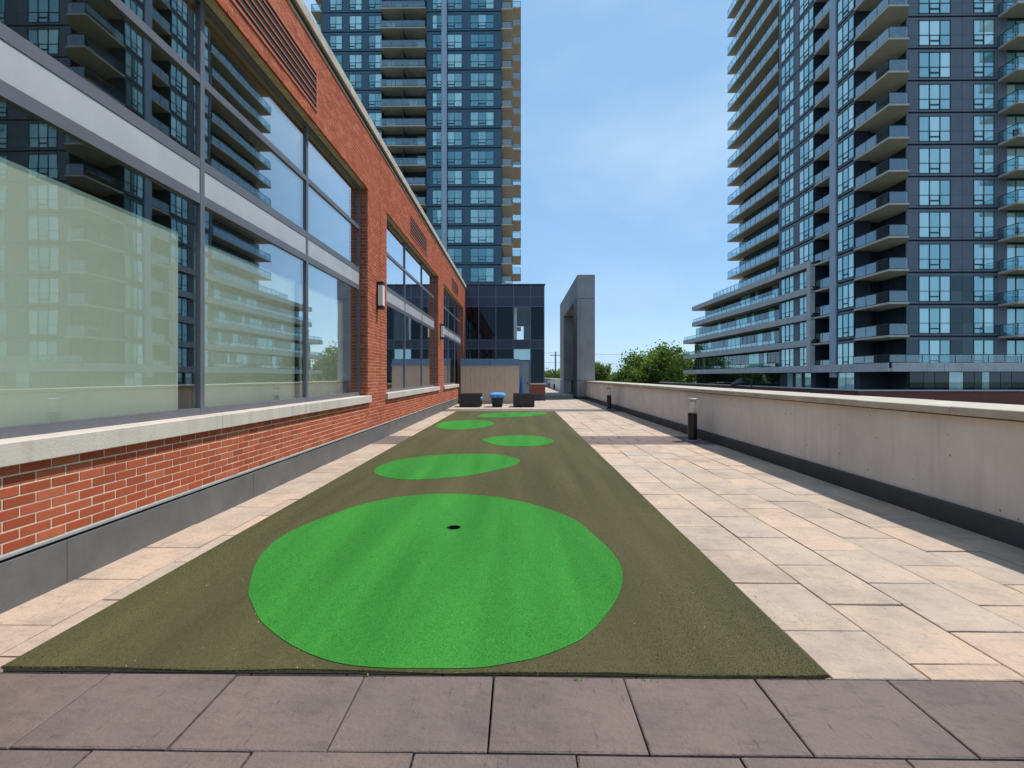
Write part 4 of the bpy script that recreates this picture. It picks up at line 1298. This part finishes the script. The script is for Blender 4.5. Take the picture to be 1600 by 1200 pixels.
for z in lz:
    edges = [501.5, 595.7]
    clad(lt_, 'F', LY, Xp(501.5), Xp(595.6), z + .07, z + .37, 'clad_l'); clad(lt_, 'F', LY, Xp(501.5), Xp(595.6), z + 2.48, z + 2.86, 'clad_l')
    clad(lt_, 'F', LY, Xp(666), Xp(690), z + .07, z + .37, 'clad_l'); clad(lt_, 'F', LY, Xp(666), Xp(690), z + 2.48, z + 2.86, 'clad_l')
    clad(lt_, 'F', LY, Xp(698.3), Xp(784), z + .07, z + .37, 'clad_l'); clad(lt_, 'F', LY, Xp(698.3), Xp(784), z + 2.48, z + 2.86, 'clad_l')
    for a, b, c, s in wincols: tower_window(lt_, 'F', LY, Xp(a), Xp(b), z + 0.37, c, h=2.11, sash=s, pane='pane_l', tr=0.85)
    for a, b in ((501.5, 513.7), (533.2, 544.6), (564.2, 574.8), (666, 675.4), (721.7, 734.9), (771.6, 784)):
        clad(lt_, 'F', LY, Xp(a), Xp(b), z + .37, z + 2.48, 'clad_l')
    # middle balconies
    xa, xb = Xp(595.6), Xp(666)
    bo = MB().box(xa, xb, LY - 0.75, 73.19, z - 0.02, z + 0.16).build('balcony', M['slab'], lt_)
    railing(bo, [(xa + .06, LY - .78), (xb - .06, LY - .78)], z + .161, 1.0, 1.8)
    MB().box((xa + xb) / 2 - .03, (xa + xb) / 2 + .03, LY - 0.65, 73.1, z + .162, z + 2.8).build('divider', M['tframe'], bo)
    for u in (xa + .3, xa + 1.75, (xa + xb) / 2 + .3, (xa + xb) / 2 + 1.7):
        abox(MB(), 'F', 73.19, u, u + 1.3, z + 0.2, z + 2.5, 0, .03).build('balcony_door', M['pane_l' if random.random() < .45 else 'pane_dark'], lt_)
    # side balconies on the sunny flank
    xs0 = Xp(784)
    s1 = MB().box(xs0 + .002, xs0 + 1.6, LY - .35, LY + 6.9, z - 0.03, z + 0.17).build('balcony', M['slab'], lt_)
    railing(s1, [(xs0 + .08, LY - .29), (xs0 + 1.54, LY - .29), (xs0 + 1.54, LY + 6.8)], z + .171, 1.0)
    s2 = MB().box(xs0 + .002, xs0 + 2.95, LY + 7.0, LY + 12.5, z - 0.03, z + 0.17).build('balcony', M['slab'], lt_)
    railing(s2, [(xs0 + .08, LY + 7.06), (xs0 + 2.88, LY + 7.06), (xs0 + 2.88, LY + 12.4)], z + .171, 1.0)
    xl = Xp(501.5)
    s3 = MB().box(xl - 1.6, xl - .002, LY - .3, LY + 4.2, z - 0.03, z + 0.17).build('balcony', M['slab'], lt_)
    railing(s3, [(xl - .08, LY - .24), (xl - 1.54, LY - .24), (xl - 1.54, LY + 4.1)], z + .171, 1.0)

# ================================================================== TREES
def tree_mesh(seed, R, Hc, ncl, leaf, nl, mat):
    r = np.random.default_rng(seed)
    # clump centres through the crown's volume, pushed outwards, uneven outline
    c = r.normal(0, 1, (ncl, 3)); c /= np.linalg.norm(c, axis=1)[:, None]
    lob = 0.78 + 0.30 * np.sin(3.1 * c[:, 0] + seed) * np.cos(2.7 * c[:, 1] + 1.3 * seed) + 0.16 * np.sin(5.0 * c[:, 2] + 2 * seed)
    rad = r.uniform(0.25, 1.0, ncl) ** 0.45 * lob
    c = c * rad[:, None] * np.array([R, R, Hc / 2])
    P = np.repeat(c, nl, 0) + r.normal(0, 1, (ncl * nl, 3)) * (R * 0.105) * r.uniform(.5, 1.3, (ncl * nl, 1))
    n = len(P)
    nrm = r.normal(0, 1, (n, 3)); nrm[:, 2] = np.abs(nrm[:, 2]) * 1.2; nrm /= np.linalg.norm(nrm, axis=1)[:, None]
    u = np.cross(nrm, r.normal(0, 1, (n, 3))); u /= np.linalg.norm(u, axis=1)[:, None]
    w = np.cross(nrm, u)
    s = leaf * r.uniform(.6, 1.3, n)[:, None]
    V = np.stack([P - u * s, P - w * s * .6, P + u * s, P + w * s * .6], 1).reshape(-1, 3)
    me = bpy.data.meshes.new('crown')
    me.vertices.add(n * 4); me.vertices.foreach_set('co', V.ravel())
    me.loops.add(n * 4); me.loops.foreach_set('vertex_index', np.arange(n * 4, dtype=np.int32))
    me.polygons.add(n); me.polygons.foreach_set('loop_start', np.arange(0, n * 4, 4, dtype=np.int32))
    me.update(calc_edges=True)
    tone = np.repeat(r.uniform(0, .7, ncl), nl) + r.uniform(0, .4, n)
    a = me.attributes.new('tone', 'FLOAT', 'FACE'); a.data.foreach_set('value', np.clip(tone, 0, 1).astype(np.float32))
    me.materials.append(mat)
    return me, c
TREES = [tree_mesh(3, 5.2, 9.5, 150, 0.20, 90, M['leaf']), tree_mesh(8, 4.6, 8.0, 110, 0.24, 70, M['leaf2']), tree_mesh(13, 5.0, 8.4, 110, 0.24, 70, M['leaf'])]
def tree(x, y, top, variant, scale, lab):
    me, cl = TREES[variant]
    Hc = {0: 9.5, 1: 8.0, 2: 8.4}[variant] * scale
    t = thing('tree', lab, 'tree', (x, y, GZ), 'trees beyond the parapet')
    cz = top - Hc * 0.56
    m = MB().tube((x, y, GZ), (x + .2, y, cz - Hc * .2), 0.34 * scale, 0.20 * scale, 9)
    m.build('trunk', M['bark'], t, True)
    lm = MB()
    rr = random.Random(x * 13 + y)
    for i in rr.sample(range(len(cl)), 18):
        p = cl[i] * scale
        lm.tube((x + .2, y, cz - Hc * rr.uniform(.1, .3)), (x + p[0] * .85, y + p[1] * .85, cz + p[2] * .85), 0.09 * scale, 0.025 * scale, 5)
    lm.build('limbs', M['bark'], t)
    c = share('crown', me, t, (x, y, cz)); c.scale = (scale,) * 3
    c.rotation_euler = (0, 0, rr.uniform(0, 6.28))
def tx(px, Y): return (px - 810) / F * Y
tree(tx(1024, 104), 104, 10.3, 0, 1.5, 'broad leafy tree touching the end of the stepped podium')
tree(tx(988, 100), 100, 5.0, 2, 0.9, 'rounded leafy tree beside the broad one, half hidden by it')
tree(tx(1062, 112), 112, 7.4, 1, 1.1, 'pale green tree showing behind the ends of the podium balconies')
tree(tx(948, 118), 118, 3.2, 1, 0.9, 'low bright green tree under the wires by the concrete portal')
tree(tx(968, 128), 128, 3.2, 2, 0.9, 'low green tree under the wires beside the rounded one')
tree(tx(932, 98), 98, 5.2, 2, 0.62, 'slim tree edging out from behind the concrete portal')
tree(tx(846, 112), 112, 4.6, 2, 0.9, 'dark green tree beside the utility pole, against the pavilion corner')
tree(tx(876, 120), 120, 4.0, 1, 0.95, 'bright green tree beside the utility pole, seen through the portal gap')
tree(tx(905, 125), 125, 4.4, 0, 0.8, 'green tree behind the concrete portal opening')
tree(tx(1010, 140), 140, 3.6, 2, 1.0, 'dim tree farther back between the leafy crowns')
# utility pole and wires
up = thing('utility_pole', 'weathered wooden utility pole carrying wires above the trees', 'pole', (tx(868, 90), 90, GZ))
px_ = tx(868, 90)
MB().tube((px_, 90, GZ), (px_, 90, 6.1), 0.17, 0.12, 10).build('post', M['pole'], up, True)
MB().box(px_ - 1.0, px_ + 1.0, 89.95, 90.05, 5.35, 5.47).build('crossarm', M['pole'], up)
for i, zz in enumerate((5.9, 4.1, 2.4)):
    wm = MB()
    pts = [(px_ + u, 90 + u * 0.05, zz - 0.45 * (1 - ((abs(u) % 40) / 20 - 1) ** 2)) for u in np.linspace(-40, 40, 33)]
    for a, b in zip(pts[:-1], pts[1:]): wm.tube(a, b, 0.022, n=5)
    wm.build('wire', M['iron'], up)
